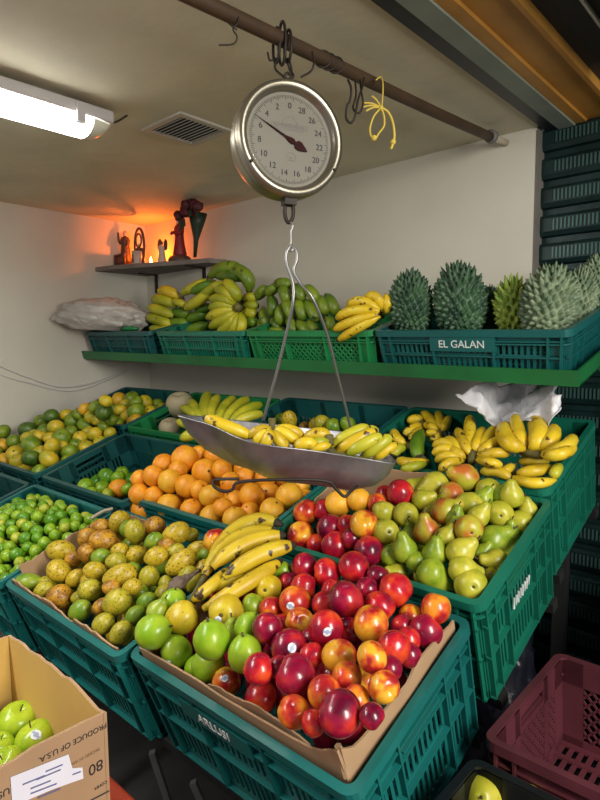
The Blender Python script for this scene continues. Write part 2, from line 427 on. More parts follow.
T = .332; CT, ST = math.cos(T), math.sin(T)
XD = np.array([1., 0, 0]); YD = np.array([0, CT, ST]); ND = np.array([0, -ST, CT])
A0 = pt(357, 796, .838)
LY, GAP = .403, .001
ROW = {'N': A0, 'P': A0+YD*(LY+GAP)+ND*.024+XD*.012, 'B': A0+2*YD*(LY+GAP)+ND*.042}
def fl(row, col, dx=0, dy=0):                                # front-left corner of a crate's rim
    return ROW[row]-XD*(.6+.605*col)+XD*dx+YD*dy
CR = {}
def place_crate(key, row, col, label, mat, dx=0, dy=0, H=.265, fill='slot', drop=0.):
    o = fl(row, col, dx, dy)-ND*drop
    c = o+XD*.3+YD*.2-ND*H
    CR[key] = o
    return crate('plastic_crate', label, tuple(c), (T, 0, 0), mat=mat, H=H, fill=fill, group='plastic crates on the sloping rack')
c_n0 = place_crate('N0', 'N', 0, 'teal plastic crate heaped with red nectarines, cardboard showing inside', teal_m, dy=-.010)
c_n1 = place_crate('N1', 'N', 1, 'teal plastic crate heaped with mottled mangoes', teal_m, dx=-.004, dy=-.03)
c_n2 = place_crate('N2', 'N', 2, 'teal plastic crate full of small green limes', teal_m, dx=-.012, dy=-.05)
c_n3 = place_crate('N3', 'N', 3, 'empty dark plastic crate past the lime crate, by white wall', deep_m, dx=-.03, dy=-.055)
c_p0 = place_crate('P0', 'P', 0, 'green plastic crate heaped with pears and a few nectarines', green_m)
c_p1 = place_crate('P1', 'P', 1, 'plastic crate heaped with oranges behind the mangoes', teal_m, dx=0, dy=0)
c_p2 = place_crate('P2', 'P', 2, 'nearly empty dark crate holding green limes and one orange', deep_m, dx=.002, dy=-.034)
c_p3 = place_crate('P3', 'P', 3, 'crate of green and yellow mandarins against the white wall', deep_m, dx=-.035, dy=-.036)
c_b0 = place_crate('B0', 'B', 0, 'green plastic crate of spotted ripe bananas below the upper shelf', green_m)
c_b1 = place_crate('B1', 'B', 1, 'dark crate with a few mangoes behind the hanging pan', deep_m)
c_b2 = place_crate('B2', 'B', 2, 'bright green crate with a greenish banana hand and beige melons', bright_m, dx=.0, dy=-.02)
c_b3 = place_crate('B3', 'B', 3, 'back corner crate of mandarins under the shelf end', deep_m, dx=-.015, dy=-.02)
def crate_letters(e, s, size, x, z, H=.265):
    W2 = .2-.017; k = 1-.035*(1-z/H)
    bm = bmesh.new(); box(bm, x-.1, x+.1, -W2*k-.0162, -W2*k-.003, z-.021, z+.021)
    m = e.children[0].data.materials[0]
    pl = obj('nameplate', bm, m, e)
    t = text('lettering', s, size, white_m, frame_m((x, -W2*k-.0168, z), (1, 0, 0), (0, 0, 1), (0, -1, 0)), e)
    t['label'] = 'white painted lettering'
crate_letters(c_n0, 'ARLUSI', .029, -.04, .206)
bm = bmesh.new()
def stroke(bm, pts, r=.0022): tube(bm, pts, r, 5)
for k in range(4):
    y0 = -.045+k*.024
    stroke(bm, [(.3-.012, y0, .135), (.3-.011, y0+.006, .160), (.3-.012, y0+.012, .138), (.3-.011, y0+.019, .158)])
s_ = obj('painted_mark', bm, white_m, c_p0); s_['label'] = 'illegible white painted mark'

# sloping steel rack under the crates
rk = empty('display_rack', (-1.67, 1.2, 0)); tag(rk, 'dark steel rack sloping up to the wall under the crates', 'rack')
def rel(p): return np.asarray(p)-np.array([-1.67, 1.2, 0])
HB = .265
for row in 'NPB':
    for b in ((.0 if row == 'N' else .03), .345):
        bm = bmesh.new()
        o = ROW[row]+YD*b-ND*(HB+.002)
        p = [o-XD*2.44, o+XD*.0]
        Mx = frame_m(rel((p[0]+p[1])/2), XD, YD, ND)
        box(bm, -1.22, 1.215, 0, .032, -.028, 0, Mx)
        obj('crossbar', bm, rack_m, rk)
for x in (-.56, -1.67, -2.80):
    bm = bmesh.new(); o = ROW['N']-ND*(HB+.034)-YD*.0
    o = np.array([x, o[1], o[2]])
    box(bm, -.02, .02, 0, 1.17, -.03, 0, frame_m(rel(o), XD, YD, ND)); obj('side_rail', bm, rack_m, rk)
    for b in (.05, 1.12):
        q = o+YD*b-ND*.03
        bm = bmesh.new(); box(bm, q[0]-.018, q[0]+.018, q[1]-.018, q[1]+.018, 0, q[2]+.01, Matrix.Translation(-Vector((-1.67, 1.2, 0))))
        obj('leg', bm, rack_m, rk)
for (px0, py0, px1, py1) in ((152, 752, 168, 800), (193, 782, 215, 830)):     # pale braces in the dark under the front row
    a, b = on(px0, py0, 1, .86), on(px1, py1, 1, .90)
    bm = bmesh.new(); tube(bm, [rel(a), rel(b+(b-a)*1.3)], .012, 4); o = obj('brace', bm, grey_m, rk); o['label'] = 'pale grey brace'

# ------------------------------------------------------------------ upper shelf and its crates
T2 = math.radians(14); YD2 = np.array([0, math.cos(T2), math.sin(T2)]); ND2 = np.array([0, -math.sin(T2), math.cos(T2)])
XS = np.array([1, 0, -.019]); XS /= np.linalg.norm(XS); ND2 = np.cross(XS, YD2); ND2 /= np.linalg.norm(ND2)
S0 = np.array([-.474, 1.529, CH+.033])                       # front-right rim corner of the soursop crate
HS = .135
sb = S0-ND2*(HS+.001)                                        # shelf top below that corner
shf = empty('wall_shelf', (-1.7, 1.75, sb[2])); tag(shf, 'long green metal shelf on the back wall holding crates', 'shelf')
def rs(p): return np.asarray(p)-np.array([-1.7, 1.75, sb[2]])
Mx = frame_m(rs(sb), XS, YD2, ND2)
bm = bmesh.new(); box(bm, -2.505, .02, -.008, .425, -.006, 0, Mx); obj('shelf_board', bm, shelf_m, shf)
bm = bmesh.new(); box(bm, -2.505, .02, -.016, -.010, -.006, .036, Mx); obj('front_lip', bm, shelf_m, shf)
bm = bmesh.new(); box(bm, .014, .020, -.010, .425, -.006, .036, Mx); obj('end_lip', bm, shelf_m, shf)
SC = {}
sdesc = [('blue green shallow crate of spiny soursops at the shelf end', plain('blue green crate plastic', (.006, .095, .092), .36, noise=.3, scale=3), 'slot'),
         ('bright green diamond-mesh crate under the dark green banana stem', bright_m, 'diamond'),
         ('green shallow crate under the heap of yellow green bananas', green_m, 'slot'),
         ('dark green shallow crate under the white plastic bag', deep_m, 'slot')]
for k, (lb, m, fi) in enumerate(sdesc):
    o = S0-XS*(.6+(.603*k if k < 3 else .603*k+.045)); SC[k] = o
    c = o+XS*.3+YD2*.2-ND2*HS
    e = crate('shallow_crate', lb, tuple(c), (T2, .019, 0), mat=m, H=HS, fill=fi, group='shallow crates on the wall shelf', handle=(k == 0))
    if k == 0: crate_letters(e, 'EL GALAN', .031, .0, .094, HS)

# ------------------------------------------------------------------ fruit prototypes (unit size, hidden from nothing: they become the first fruit of their kind)
def sphere_bm(seg=28, rings=18):
    bm = bmesh.new(); bmesh.ops.create_uvsphere(bm, u_segments=seg, v_segments=rings, radius=1); return bm
def me_of(name, bm):
    me = bpy.data.meshes.new(name); bm.normal_update(); bm.to_mesh(me); bm.free()
    for p in me.polygons: p.use_smooth = True
    return me
def m_nectarine():
    bm = sphere_bm(32, 22)
    for v in bm.verts:
        x, y, z = v.co; r = 1.0
        ph = math.atan2(y, x)
        r -= .11*math.exp(-(ph/.16)**2)*max(0, 1-abs(z)**4)*(.55+.45*z)       # cleft
        r -= .26*math.exp(-((1-z)/.07))                                      # stem hollow
        r += .05*math.exp(-((1+z)/.04))                                      # small point
        v.co = Vector((x*r, y*r*1.0, z*r*.97))
    return me_of('nectarine_skin', bm)
def m_round(zs=.95, hollow=.05):
    bm = sphere_bm(24, 16)
    for v in bm.verts:
        x, y, z = v.co; r = 1-hollow*math.exp(-((1-z)/.05))-hollow*.4*math.exp(-((1+z)/.05))
        r *= 1+.012*math.sin(5*math.atan2(y, x))*(1-z*z)
        v.co = Vector((x*r, y*r, z*r*zs))
    return me_of('round_skin', bm)
def m_apple():
    bm = sphere_bm(28, 20)
    for v in bm.verts:
        x, y, z = v.co; r = 1-.30*math.exp(-((1-z)/.06))-.16*math.exp(-((1+z)/.05))
        w = 1+.06*z
        v.co = Vector((x*r*w, y*r*w, z*r*.93))
    return me_of('apple_skin', bm)
def m_pear():
    prof = [(.0, -.86), (.10, -.93), (.3, -.96), (.58, -.84), (.82, -.58), (.96, -.22), (1., .08), (.95, .4), (.83, .72), (.66, 1.0), (.52, 1.25), (.43, 1.5), (.34, 1.68), (.18, 1.8), (.0, 1.83)]
    P = spline([(a, 0, b) for a, b in prof], 3)
    bm = bmesh.new(); lathe(bm, [(max(p[0], 0) if i not in (0, len(P)-1) else 0, p[2]) for i, p in enumerate(P)], 26)
    for v in bm.verts:
        v.co.x += .10*max(0, v.co.z)**2*.35; v.co.x += .03*math.sin(3*v.co.z+v.co.y*2)
    return me_of('pear_skin', bm)
def m_quince():
    prof = [(.0, -.80), (.12, -.88), (.35, -.92), (.66, -.78), (.90, -.45), (1., 0), (.97, .35), (.84, .68), (.64, .93), (.44, 1.10), (.26, 1.2), (.12, 1.2), (.0, 1.15)]
    P = spline([(a, 0, b) for a, b in prof], 3)
    bm = bmesh.new(); lathe(bm, [(max(p[0], 0) if i not in (0, len(P)-1) else 0, p[2]) for i, p in enumerate(P)], 26)
    for v in bm.verts:
        a = math.atan2(v.co.y, v.co.x); k = 1+.035*math.sin(4*a+1)*(1-abs(v.co.z)*.3); v.co.x *= k; v.co.y *= k
    return me_of('quince_skin', bm)
def m_mango():
    bm = sphere_bm(26, 18)
    for v in bm.verts:
        x, y, z = v.co
        w = 1+.10*z-.10*z*z
        v.co = Vector((x*w+.10*z*z, y*w*.94, z))
    return me_of('mango_skin', bm)
def m_lime():
    bm = sphere_bm(16, 12)
    for v in bm.verts:
        x, y, z = v.co; r = 1+.10*math.exp(-((1-abs(z))/.03)); v.co = Vector((x*r, y*r, z*r*1.05))
    return me_of('lime_skin', bm)
def fib(n):
    g = PI*(3-math.sqrt(5)); return [Vector((math.sqrt(1-z*z)*math.cos(i*g), math.sqrt(1-z*z)*math.sin(i*g), z)) for i in range(n) for z in [1-2*(i+.5)/n]]
def m_soursop(seed, n=210, spike=.15):
    rnd = random.Random(seed); bm = bmesh.new(); bmesh.ops.create_icosphere(bm, subdivisions=6, radius=1)
    S = np.array([tuple((p+Vector((rnd.gauss(0, .025), rnd.gauss(0, .025), rnd.gauss(0, .025)))).normalized()) for p in fib(n)])
    V = np.array([tuple(v.co) for v in bm.verts]); D = V@S.T; best = D.max(1); arg = D.argmax(1)
    amp = np.array([rnd.uniform(.7, 1.2) for _ in range(n)])
    for v, d, a in zip(bm.verts, best, arg):
        ang = math.acos(min(1, d)); h = max(0, 1-ang/(.115 if n > 150 else .15))
        p = v.co.copy(); w = 1-.10*p.z*abs(p.z)-.04*math.sin(3*p.x+seed)
        q = Vector((p.x*w*.80, p.y*w*.80, p.z*1.05))
        s = spike*amp[a]*(h**1.35); base = -.035*(1-min(1, h*3))
        q += p*(s+base)+Vector((0, 0, .45*s)); v.co = q
    return me_of('soursop_skin', bm)
ME = dict(nectarine=m_nectarine(), orange=m_round(.95, .05), mandarin=m_round(.86, .07), apple=m_apple(), pear=m_pear(), quince=m_quince(), mango=m_mango(), lime=m_lime())
def small(kind):
    bm = bmesh.new()
    if kind == 'stem_pear': tube(bm, spline([(.06, 0, 1.78), (.10, .02, 1.98), (.20, .05, 2.22)], 4), lambda t: .05+.03*t, 6)
    elif kind == 'stem_quince': tube(bm, [(0, 0, 1.12), (.03, 0, 1.25), (.08, 0, 1.4)], .06, 6)
    elif kind == 'calyx': lathe(bm, [(.0, -.97), (.06, -.975), (.09, -.965), (.08, -.90), (.0, -.88)][::-1], 9)
    elif kind == 'calyx_quince': lathe(bm, [(.0, -.93), (.08, -.935), (.12, -.925), (.10, -.85), (.0, -.83)][::-1], 9)
    elif kind == 'stem_apple': tube(bm, spline([(0, 0, .55), (.02, 0, .8), (.08, 0, 1.02)], 3), .035, 6)
    elif kind == 'button': lathe(bm, [(.0, .86), (.10, .90), (.09, .925), (.0, .93)], 8)
    elif kind == 'button_flat': lathe(bm, [(.0, .76), (.12, .79), (.10, .82), (.0, .83)], 8)
    elif kind == 'scar': lathe(bm, [(.0, .96), (.11, .99), (.08, 1.015), (.0, 1.02)], 8)
    elif kind == 'pit': lathe(bm, [(.0, .60), (.07, .66), (.06, .70), (.0, .71)], 8)
    return me_of(kind, bm)
SM = {k: small(k) for k in ('stem_pear', 'stem_quince', 'calyx', 'calyx_quince', 'stem_apple', 'button', 'button_flat', 'scar', 'pit')}
PARTS = dict(nectarine=[('stem_pit', 'pit', stem_m)], orange=[('stem_button', 'button', stem_m)], mandarin=[('stem_button', 'button_flat', stem_m)],
             apple=[('stem', 'stem_apple', stem_m)], pear=[('stem', 'stem_pear', stem_m), ('calyx', 'calyx', calyx_m)],
             quince=[('stem', 'stem_quince', stem_m), ('calyx', 'calyx_quince', calyx_m)], mango=[('stem_scar', 'scar', calyx_m)], lime=[])
def link_mat(o, m):
    if not o.data.materials: o.data.materials.append(m)
    o.material_slots[0].link = 'OBJECT'; o.material_slots[0].material = m
def sticker_mesh(dirv, R, blue):
    """a small curved disc on the sphere of radius 1 around direction dirv (fruit space)"""
    z = Vector(dirv).normalized(); x = z.orthogonal().normalized(); y = z.cross(x)
    bm = bmesh.new(); rings = [[bm.verts.new(z*1.035)]]
    for rr in (.5, 1.):
        rings.append([bm.verts.new((z+(.22*rr)*(math.cos(2*PI*k/16)*x+math.sin(2*PI*k/16)*1.15*y)).normalized()*1.03) for k in range(16)])
    for k in range(16):
        j = (k+1) % 16
        f = bm.faces.new((rings[0][0], rings[1][k], rings[1][j])); f.material_index = 1
        f = bm.faces.new((rings[1][k], rings[2][k], rings[2][j], rings[1][j])); f.material_index = 1 if k % 8 in (1, 2) else 0
    me = bpy.data.meshes.new('sticker'); bm.to_mesh(me); bm.free()
    for p in me.polygons: p.use_smooth = True
    a, b = (stickb_m, stick_m) if blue else (stick_m, plain_blue)
    me.materials.append(a); me.materials.append(b)
    return me
plain_blue = plain('sticker print', (.35, .42, .60), .5)
def fruit(kind, P, R, mat, axis=None, spin=None, scale=(1, 1, 1), sticker=None):
    """one fruit with its parts; axis = where its stem end points"""
    o = bpy.data.objects.new(kind, ME[kind]); C.objects.link(o); link_mat(o, mat)
    if axis is None:
        axis = Vector((random.gauss(0, 1), random.gauss(0, 1), random.gauss(0, 1)+.4))
    q = Vector(axis).normalized().to_track_quat('Z', 'Y') @ Quaternion((0, 0, 1), random.uniform(0, 2*PI) if spin is None else spin)
    o.rotation_mode = 'QUATERNION'; o.rotation_quaternion = q
    o.location = tuple(P); o.scale = (R*scale[0], R*scale[1], R*scale[2])
    for nm, key, m in PARTS[kind]:
        c = bpy.data.objects.new(nm, SM[key]); C.objects.link(c); link_mat(c, m); c.parent = o
    if sticker:
        d = q.inverted() @ Vector(sticker[0])
        d = Vector((d.x/scale[0], d.y/scale[1], d.z/scale[2]))
        s = bpy.data.objects.new('sticker', sticker_mesh(d, R, sticker[1])); C.objects.link(s); s.parent = o
        s['label'] = 'blue round sticker' if sticker[1] else 'small white oval sticker'
    return o
ORD = ['first', 'second', 'third', 'fourth', 'fifth', 'sixth', 'seventh', 'eighth', 'ninth', 'tenth', 'eleventh', 'twelfth']
def rows_labels(items, where, per):
    """items: dict(o, a, b, look). Sort into rows from the front rim to the back, then along each row."""
    items = sorted(items, key=lambda i: i['b']); n = max(1, round(len(items)/per)); k = 0
    for r in range(n):
        m = round(len(items)*(r+1)/n); row = sorted(items[k:m], key=lambda i: i['a']); k = m
        rn = 'front row' if r == 0 else 'back row' if r == n-1 else ORD[r]+' row'
        for j, it in enumerate(row):
            pos = 'leftmost' if j == 0 else 'rightmost' if j == len(row)-1 else ORD[j]+' from left'
            it['o']['label'] = f"{it['look']}, {pos} in {rn} of {where}"
def heap(key, spec, h0, bump, amax=.575, bmin=.02, bmax=.385, rmin=0, A=.6, B=.4, iters=160, gap=1.0, shrink=.0, mg=.028):
    """spec: list of dict(u, v, r [pixels], back). Puts each fruit where its sight line meets the heap's surface, then lets overlapping ones slide apart along their sight lines."""
    o = CR[key]; it = []
    for s in spec:
        v = ray(s['u'], s['v']); h = h0; b = .2
        for _ in range(25):
            t = ((o+ND*h-CAM)@ND)/(v@ND); e = CAM+v*t-o; a, b = e@XD, e@YD
            fa, fb = min(max(a/A, 0), 1), min(max(b/B, 0), 1)
            h = .5*h+.5*(h0+bump*(1-(2*fa-1)**2)*(1-(2*fb-1)**2))
        lo, hi = bmin, bmax
        if b > hi: t = ((o+YD*hi-CAM)@YD)/(v@YD)
        if b < lo: t = ((o+YD*lo-CAM)@YD)/(v@YD)
        r = max(s['r'], rmin)
        if s.get('back'): t += .8*r/F*t
        it.append([v, t, r, s])
    V = np.array([x[0] for x in it]); t = np.array([x[1] for x in it]); r = np.array([x[2] for x in it])
    t0 = t.copy(); eye_ = np.eye(len(it), dtype=bool)
    for k in range(iters):
        P = CAM+V*t[:, None]; Rr = r/F*t; d = P[:, None]-P[None]; L2 = (d**2).sum(2); want = (Rr[:, None]+Rr[None])*gap
        dz = t[:, None]-t[None]; lat2 = np.maximum(L2-dz*dz, 0); need = np.sqrt(np.maximum(want**2-lat2, 0))-abs(dz)
        hit = (L2 < want**2) & ~eye_
        mvv = np.where(hit, np.where(dz >= 0, 1, -1)*need*.27, 0).sum(1); t = t+np.clip(mvv, -.012, .012)
        e = CAM+V*t[:, None]-o; a, b, h = e@XD, e@YD, e@ND; Rr = r/F*t; q = np.zeros(len(t))   # keep clear of the crate's walls
        q += np.maximum(Rr+mg-b, 0)-np.maximum(b-(B-mg-Rr), 0)-np.maximum(Rr+mg-a, 0)+np.maximum(a-(A-mg-Rr), 0)
        t = t+np.where(h < Rr*1.1, np.clip(q*.5, -.01, .01), 0)
    P = CAM+V*t[:, None]; Rr = r/F*t; L = np.sqrt(((P[:, None]-P[None])**2).sum(2))+eye_*9; ov = ((Rr[:, None]+Rr[None])/L).max(1)
    for x, tt, q in zip(it, t, ov): x[1] = tt; x[2] *= 1-min(.07, max(0, (q-1)*.6))
    out = []
    for v, t, r, s in it:
        P = CAM+v*t; e = P-o
        out.append(dict(P=P, R=r/F*t*(1-shrink), a=e@XD, b=e@YD, h=e@ND, s=s))
    return out
def fillers(key, out, R, n, hlo, amin=.075, amax=.525, bmin=.075, bmax=.325, seed=1, vis=.10, most=99):
    """fruit lower in the heap, kept only where a gap of the upper layer lets it be seen"""
    rnd = random.Random(seed); o = CR[key]; got = []
    allp = [(x['P'], x['R']) for x in out]
    disc = [(.0, 0)]+[(q*math.cos(k*PI/4), q*math.sin(k*PI/4)) for q in (.5, .9) for k in range(8)]
    for _ in range(n):
        if len(got) >= most: break
        a, b, h = rnd.uniform(amin, amax), rnd.uniform(bmin, bmax), rnd.uniform(hlo, .05); P = o+XD*a+YD*b+ND*h
        if any(np.linalg.norm(P-p) < (R+r)*.97 for p, r in allp): continue
        # beneath the surface only
        u, v = project(P); z = zdepth(P); rp = F*R/z; seen = 0
        circ = [(project(p), F*r/zdepth(p), zdepth(p)) for p, r in allp]
        front = sum(1 for (c, q, zz) in circ if zz < z and math.hypot(c[0]-u, c[1]-v) < q+rp)
        if front == 0 and vis >= 0: continue
        for dx, dy in disc:
            if not any(zz < z and math.hypot(c[0]-u-dx*rp, c[1]-v-dy*rp) < q for c, q, zz in circ): seen += 1
        if vis < seen/len(disc) < (.6 if vis >= 0 else .35):
            got.append((P, a, b)); allp.append((P, R))
    return got
def parse(s):
    out = []
    for ln in s.replace(';', '\n').split('\n'):
        w = ln.split()
        if len(w) >= 4: out.append(dict(u=float(w[0]), v=float(w[1]), r=float(w[2]), k=w[3], f=w[4:]))
    for o in out: o['back'] = 'B' in o['f']
    return out
def cam_dir(ang, out=0.):
    a = math.radians(ang); return RT*math.cos(a)+UP*math.sin(a)-FW*out

# ------------------------------------------------------------------ nectarines and green pears in the front crate
LOOKN = {'c': 'dark crimson nectarine', 'r': 'red nectarine', 'o': 'orange-red nectarine', 'y': 'yellow and red nectarine'}
N0 = parse('''304 566 14 c; 326 573 15 r; 354 567 15.5 r; 345 599 18.5 c; 295 602 16.5 o S; 304 587 13 r B; 288 583 12 c B; 271 609 12 o B
300 622 15 y; 326 628 17.5 r S; 267 628 15.5 c; 289 648 18.5 c S; 295 675 20.5 c; 259 669 15.5 r; 261 697 16 r; 294 712 16.5 o; 227 682 15 y S
339 656 18 y; 347 677 16 o; 364 680 14.5 y B; 325 693 18 o; 340 713 22.5 c; 314 722 14 r B; 372 657 15.5 y; 384 687 16 y; 372 716 13 c; 394 648 17 r
426 631 17.5 c; 436 608 16.5 o; 411 618 14 y B; 396 590 17 r; 380 607 15.5 r B; 371 624 18 y; 367 589 12 c B; 350 631 13 c B; 402 626 12 c B
325 604 13 r B; 378 576 12 c B; 312 640 13 c B; 409 655 13 c B; 312 655 13 r B; 356 699 14 o B; 279 668 12 c B; 390 668 13 c B; 333 591 12 r B; 281 626 12 r B; 408 640 13 r B''')
PE0 = parse('''152 632 18 l 20; 173 605 15 l 80 B; 183 617 17 Q 215; 226 612 17.5 Q b; 177 652 15.5 l 120 T; 212 641 18 l 100; 208 665 17 l 70; 245 655 17 l 95
248 628 14 l 60 B; 252 606 13 g 0 B; 268 588 14 q b; 196 668 12 l 30 B; 232 634 12 g 90 B; 281 571 10 l 0 B; 157 612 12 g 60 B''')
for x in N0: x['kind'] = 'nectarine'
for x in PE0: x['kind'] = 'pear'
out = heap('N0', N0+PE0, .015, .085, bmin=.06, mg=.034)
itn, itp = [], []
LOOKP = {'l': 'bright green pear', 'g': 'dark green pear', 'q': 'spotted yellow pear', 'y': 'yellow green pear', 'b': 'red-blushed pear', 'Q': 'golden yellow pear'}
ORI = dict(zip([tuple((x['u'], x['v'])) for x in N0], [None]*len(N0)))
ORI.update({(300, 622): ((.30, .10, 1), 0), (384, 687): ((.35, -.3, .9), 0), (294, 712): ((.1, .5, .85), 0), (364, 680): ((-.1, .6, .6), 0), (339, 656): ((-.3, .8, .2), 1.2)})
for x in out:
    s = x['s']; look = LOOKN if s['kind'] == 'nectarine' else LOOKP
    st = None
    tow = CAM-x['P']; tow = tow/np.linalg.norm(tow)
    if 'S' in s['f']: st = (tuple(tow+RT*random.uniform(-.35, .2)+UP*random.uniform(-.3, .35)), False)
    if 'T' in s['f']: st = (tuple(tow-RT*.5-UP*.6), True)
    if s['kind'] == 'nectarine':
        ax = ORI.get((s['u'], s['v']))
        if ax: ax3 = RT*ax[0][0]+UP*ax[0][1]+tow*ax[0][2]
        else: ax3 = np.array([random.gauss(0, 1), random.gauss(0, 1), random.gauss(0, 1)]); ax3 = ax3-tow*max(0, ax3@tow)*.9
        k = random.uniform(.95, 1.04)
        o = fruit('nectarine', x['P'], x['R'], nect_m[s['k']], ax3, None, (k, 1/k, random.uniform(.97, 1.08)), st)
        itn.append(dict(o=o, a=x['a'], b=x['b'], look=LOOKN[s['k']]+(' with sticker' if st else '')))
        tag(o, '', 'nectarine', 'nectarines in the front crate')
    else:
        g = s['f'][0]; q = s['k'] in 'Qql'
        ax3 = FW-UP*.15+RT*.2 if g == 'b' else cam_dir(float(g), .15)
        if s['k'] == 'Q' and g == 'b': st = (tuple(tow-RT*.45-UP*.45), False)
        o = fruit('quince' if q else 'pear', x['P'], x['R'], pear_m[s['k'].lower()], ax3, None, (1, 1, .82 if not q else 1), st)
        o.name = 'pear'
        itp.append(dict(o=o, a=x['a'], b=x['b'], look=LOOKP[s['k']]+(' with sticker' if st else '')))
        tag(o, '', 'pear', 'pears at the end of the nectarine crate')
rows_labels(itn, 'front nectarine crate', 6); rows_labels(itp, 'green pears by nectarines', 4)
for P, a, b in fillers('N0', out, .034, 1500, -.07, seed=3):
    o = fruit('nectarine', P, .034, nect_m[random.choice('ccr')])
    tag(o, 'nectarine deep in the front heap, mostly hidden by the fruit above', 'nectarine', 'nectarines deep in the front heap')

# ------------------------------------------------------------------ pears and nectarines in the middle crate
P0 = parse('''466 478 14 b 160; 436 485 14 y 200; 452 494 12.5 b 215; 489 491 14 y b; 512 497 12.5 y 97; 469 505 15.5 y 275; 500 514 14.5 y b; 444 512 14.5 b 30
406 515 13.5 y b; 469 529 15.5 b b; 427 533 14.5 b 105; 386 532 14.5 y b; 382 512 12 y 0 B; 421 500 11 y 20 B; 492 540 15.5 g 30; 521 524 15 y b; 514 547 12 g 200 B
497 562 14 y 170; 459 553 15 y 40; 461 569 15 y 350; 471 585 18 y b; 431 573 16.5 g 320; 491 577 10 y 0 B; 435 555 14 g 90 B; 399 574 11 y 160; 405 551 14 g 100 B
380 570 10 y 90 B; 455 533 12 g 90 B; 412 537 11 g 100 B; 445 539 12 y 60 B; 482 555 11 g 60 B; 510 535 11 g 90 B; 415 562 11 g 30 B; 478 517 11 y 60 B; 391 556 12 g 60 B
455 520 11 g 80 B; 432 515 11 y 70 B; 528 512 11 y 100 B; 482 500 11 g 60 B; 501 497 11 g 60 B''')
N1x = parse('''306 512 14 o; 324 510 12 r B; 331 528 15.5 c; 301 535 15 y; 364 524 15.5 y; 336 546 16 r; 369 551 16.5 c; 400 493 15 r; 378 504 12 o B; 317 545 12 r B; 352 539 12 c B; 348 525 12 r B
385 496 11 r B''')
OX = parse('339 503 15 o; 359 500 13 o B')
for x in P0: x['kind'] = 'pear'
for x in N1x: x['kind'] = 'nectarine'
for x in OX: x['kind'] = 'orange'
out = heap('P0', P0+N1x+OX, .015, .085, bmin=.025)
itn, itp, ito = [], [], []
for x in out:
    s = x['s']; tow = CAM-x['P']; tow = tow/np.linalg.norm(tow)
    if s['kind'] == 'pear':
        g = s['f'][0]
        ax3 = FW+UP*random.uniform(-.3, .1)+RT*random.uniform(-.3, .3) if g == 'b' else cam_dir(float(g), .2)
        o = fruit('pear', x['P'], x['R'], pear_m[s['k']], ax3, None, (1, 1, .9))
        itp.append(dict(o=o, a=x['a'], b=x['b'], look=LOOKP[s['k']])); tag(o, '', 'pear', 'pears in the green crate')
    elif s['kind'] == 'nectarine':
        ax3 = tow*.8+UP*.6 if s['k'] == 'y' else np.array([random.gauss(0, 1), random.gauss(0, 1), random.gauss(0, 1)])
        o = fruit('nectarine', x['P'], x['R'], nect_m[s['k']], ax3)
        itn.append(dict(o=o, a=x['a'], b=x['b'], look=LOOKN[s['k']])); tag(o, '', 'nectarine', 'nectarines beside the pears')
    else:
        o = fruit('orange', x['P'], x['R'], orange_m['y']); ito.append(o)
tag(ito[0], 'larger yellow orange below the wire foot of the hanging pan', 'orange', 'oranges among the nectarines')
tag(ito[1], 'smaller yellow orange tucked right of the pan wire, beside cardboard', 'orange', 'oranges among the nectarines')
rows_labels(itp, 'pears in green crate', 6); rows_labels(itn, 'nectarines beside green pear crate', 4)
for P, a, b in fillers('P0', out, .034, 1500, -.07, amin=.2, seed=4):
    o = fruit('pear', P, .034, pear_m[random.choice('yg')], scale=(1, 1, .85)); tag(o, 'pear deep in the green crate, mostly hidden by the pears above', 'pear', 'pears deep in the green crate')

# ------------------------------------------------------------------ oranges
P1 = parse('''185 459 15 o; 164 465 12.5 o B; 154 476 12.5 o; 140 479 10 o B; 170 481 13 y; 205 472 14 o; 187 486 13 o; 211 496 13 y; 139 494 11.5 o; 154 496 11 o B
144 509 14 o; 169 506 13.5 y; 192 510 13 o; 212 517 13.5 y; 252 496 14.5 o; 289 496 14 y; 235 501 12 o B; 235 519 13.5 y; 272 510 12.5 y B; 269 494 12 o B; 231 483 12 o B
222 470 11 o B; 200 455 11 o B; 245 478 12 o B; 265 478 12 o B; 285 478 12 o B; 300 485 11 y B; 215 455 11 o B; 250 512 11 o B; 305 500 11 o B; 178 470 11 o B; 200 490 11 o B; 223 508 11 o B''')
out = heap('P1', P1, .0, .09, bmin=.03); it = []
for x in out:
    o = fruit('orange', x['P'], x['R'], orange_m[x['s']['k']], scale=(1, 1, random.uniform(.97, 1.05)))
    tag(o, '', 'orange', 'oranges in the crate'); it.append(dict(o=o, a=x['a'], b=x['b'], look='orange' if x['s']['k'] == 'o' else 'yellowish orange'))
rows_labels(it, 'orange heap behind mangoes', 6)
for P, a, b in fillers('P1', out, .036, 1500, -.08, seed=5)+fillers('P1', out, .036, 3000, -.10, seed=15, vis=-1, most=18):
    o = fruit('orange', P, .036, orange_m['o']); tag(o, 'orange deep in the crate, mostly hidden by the oranges above', 'orange', 'oranges deep in the crate')

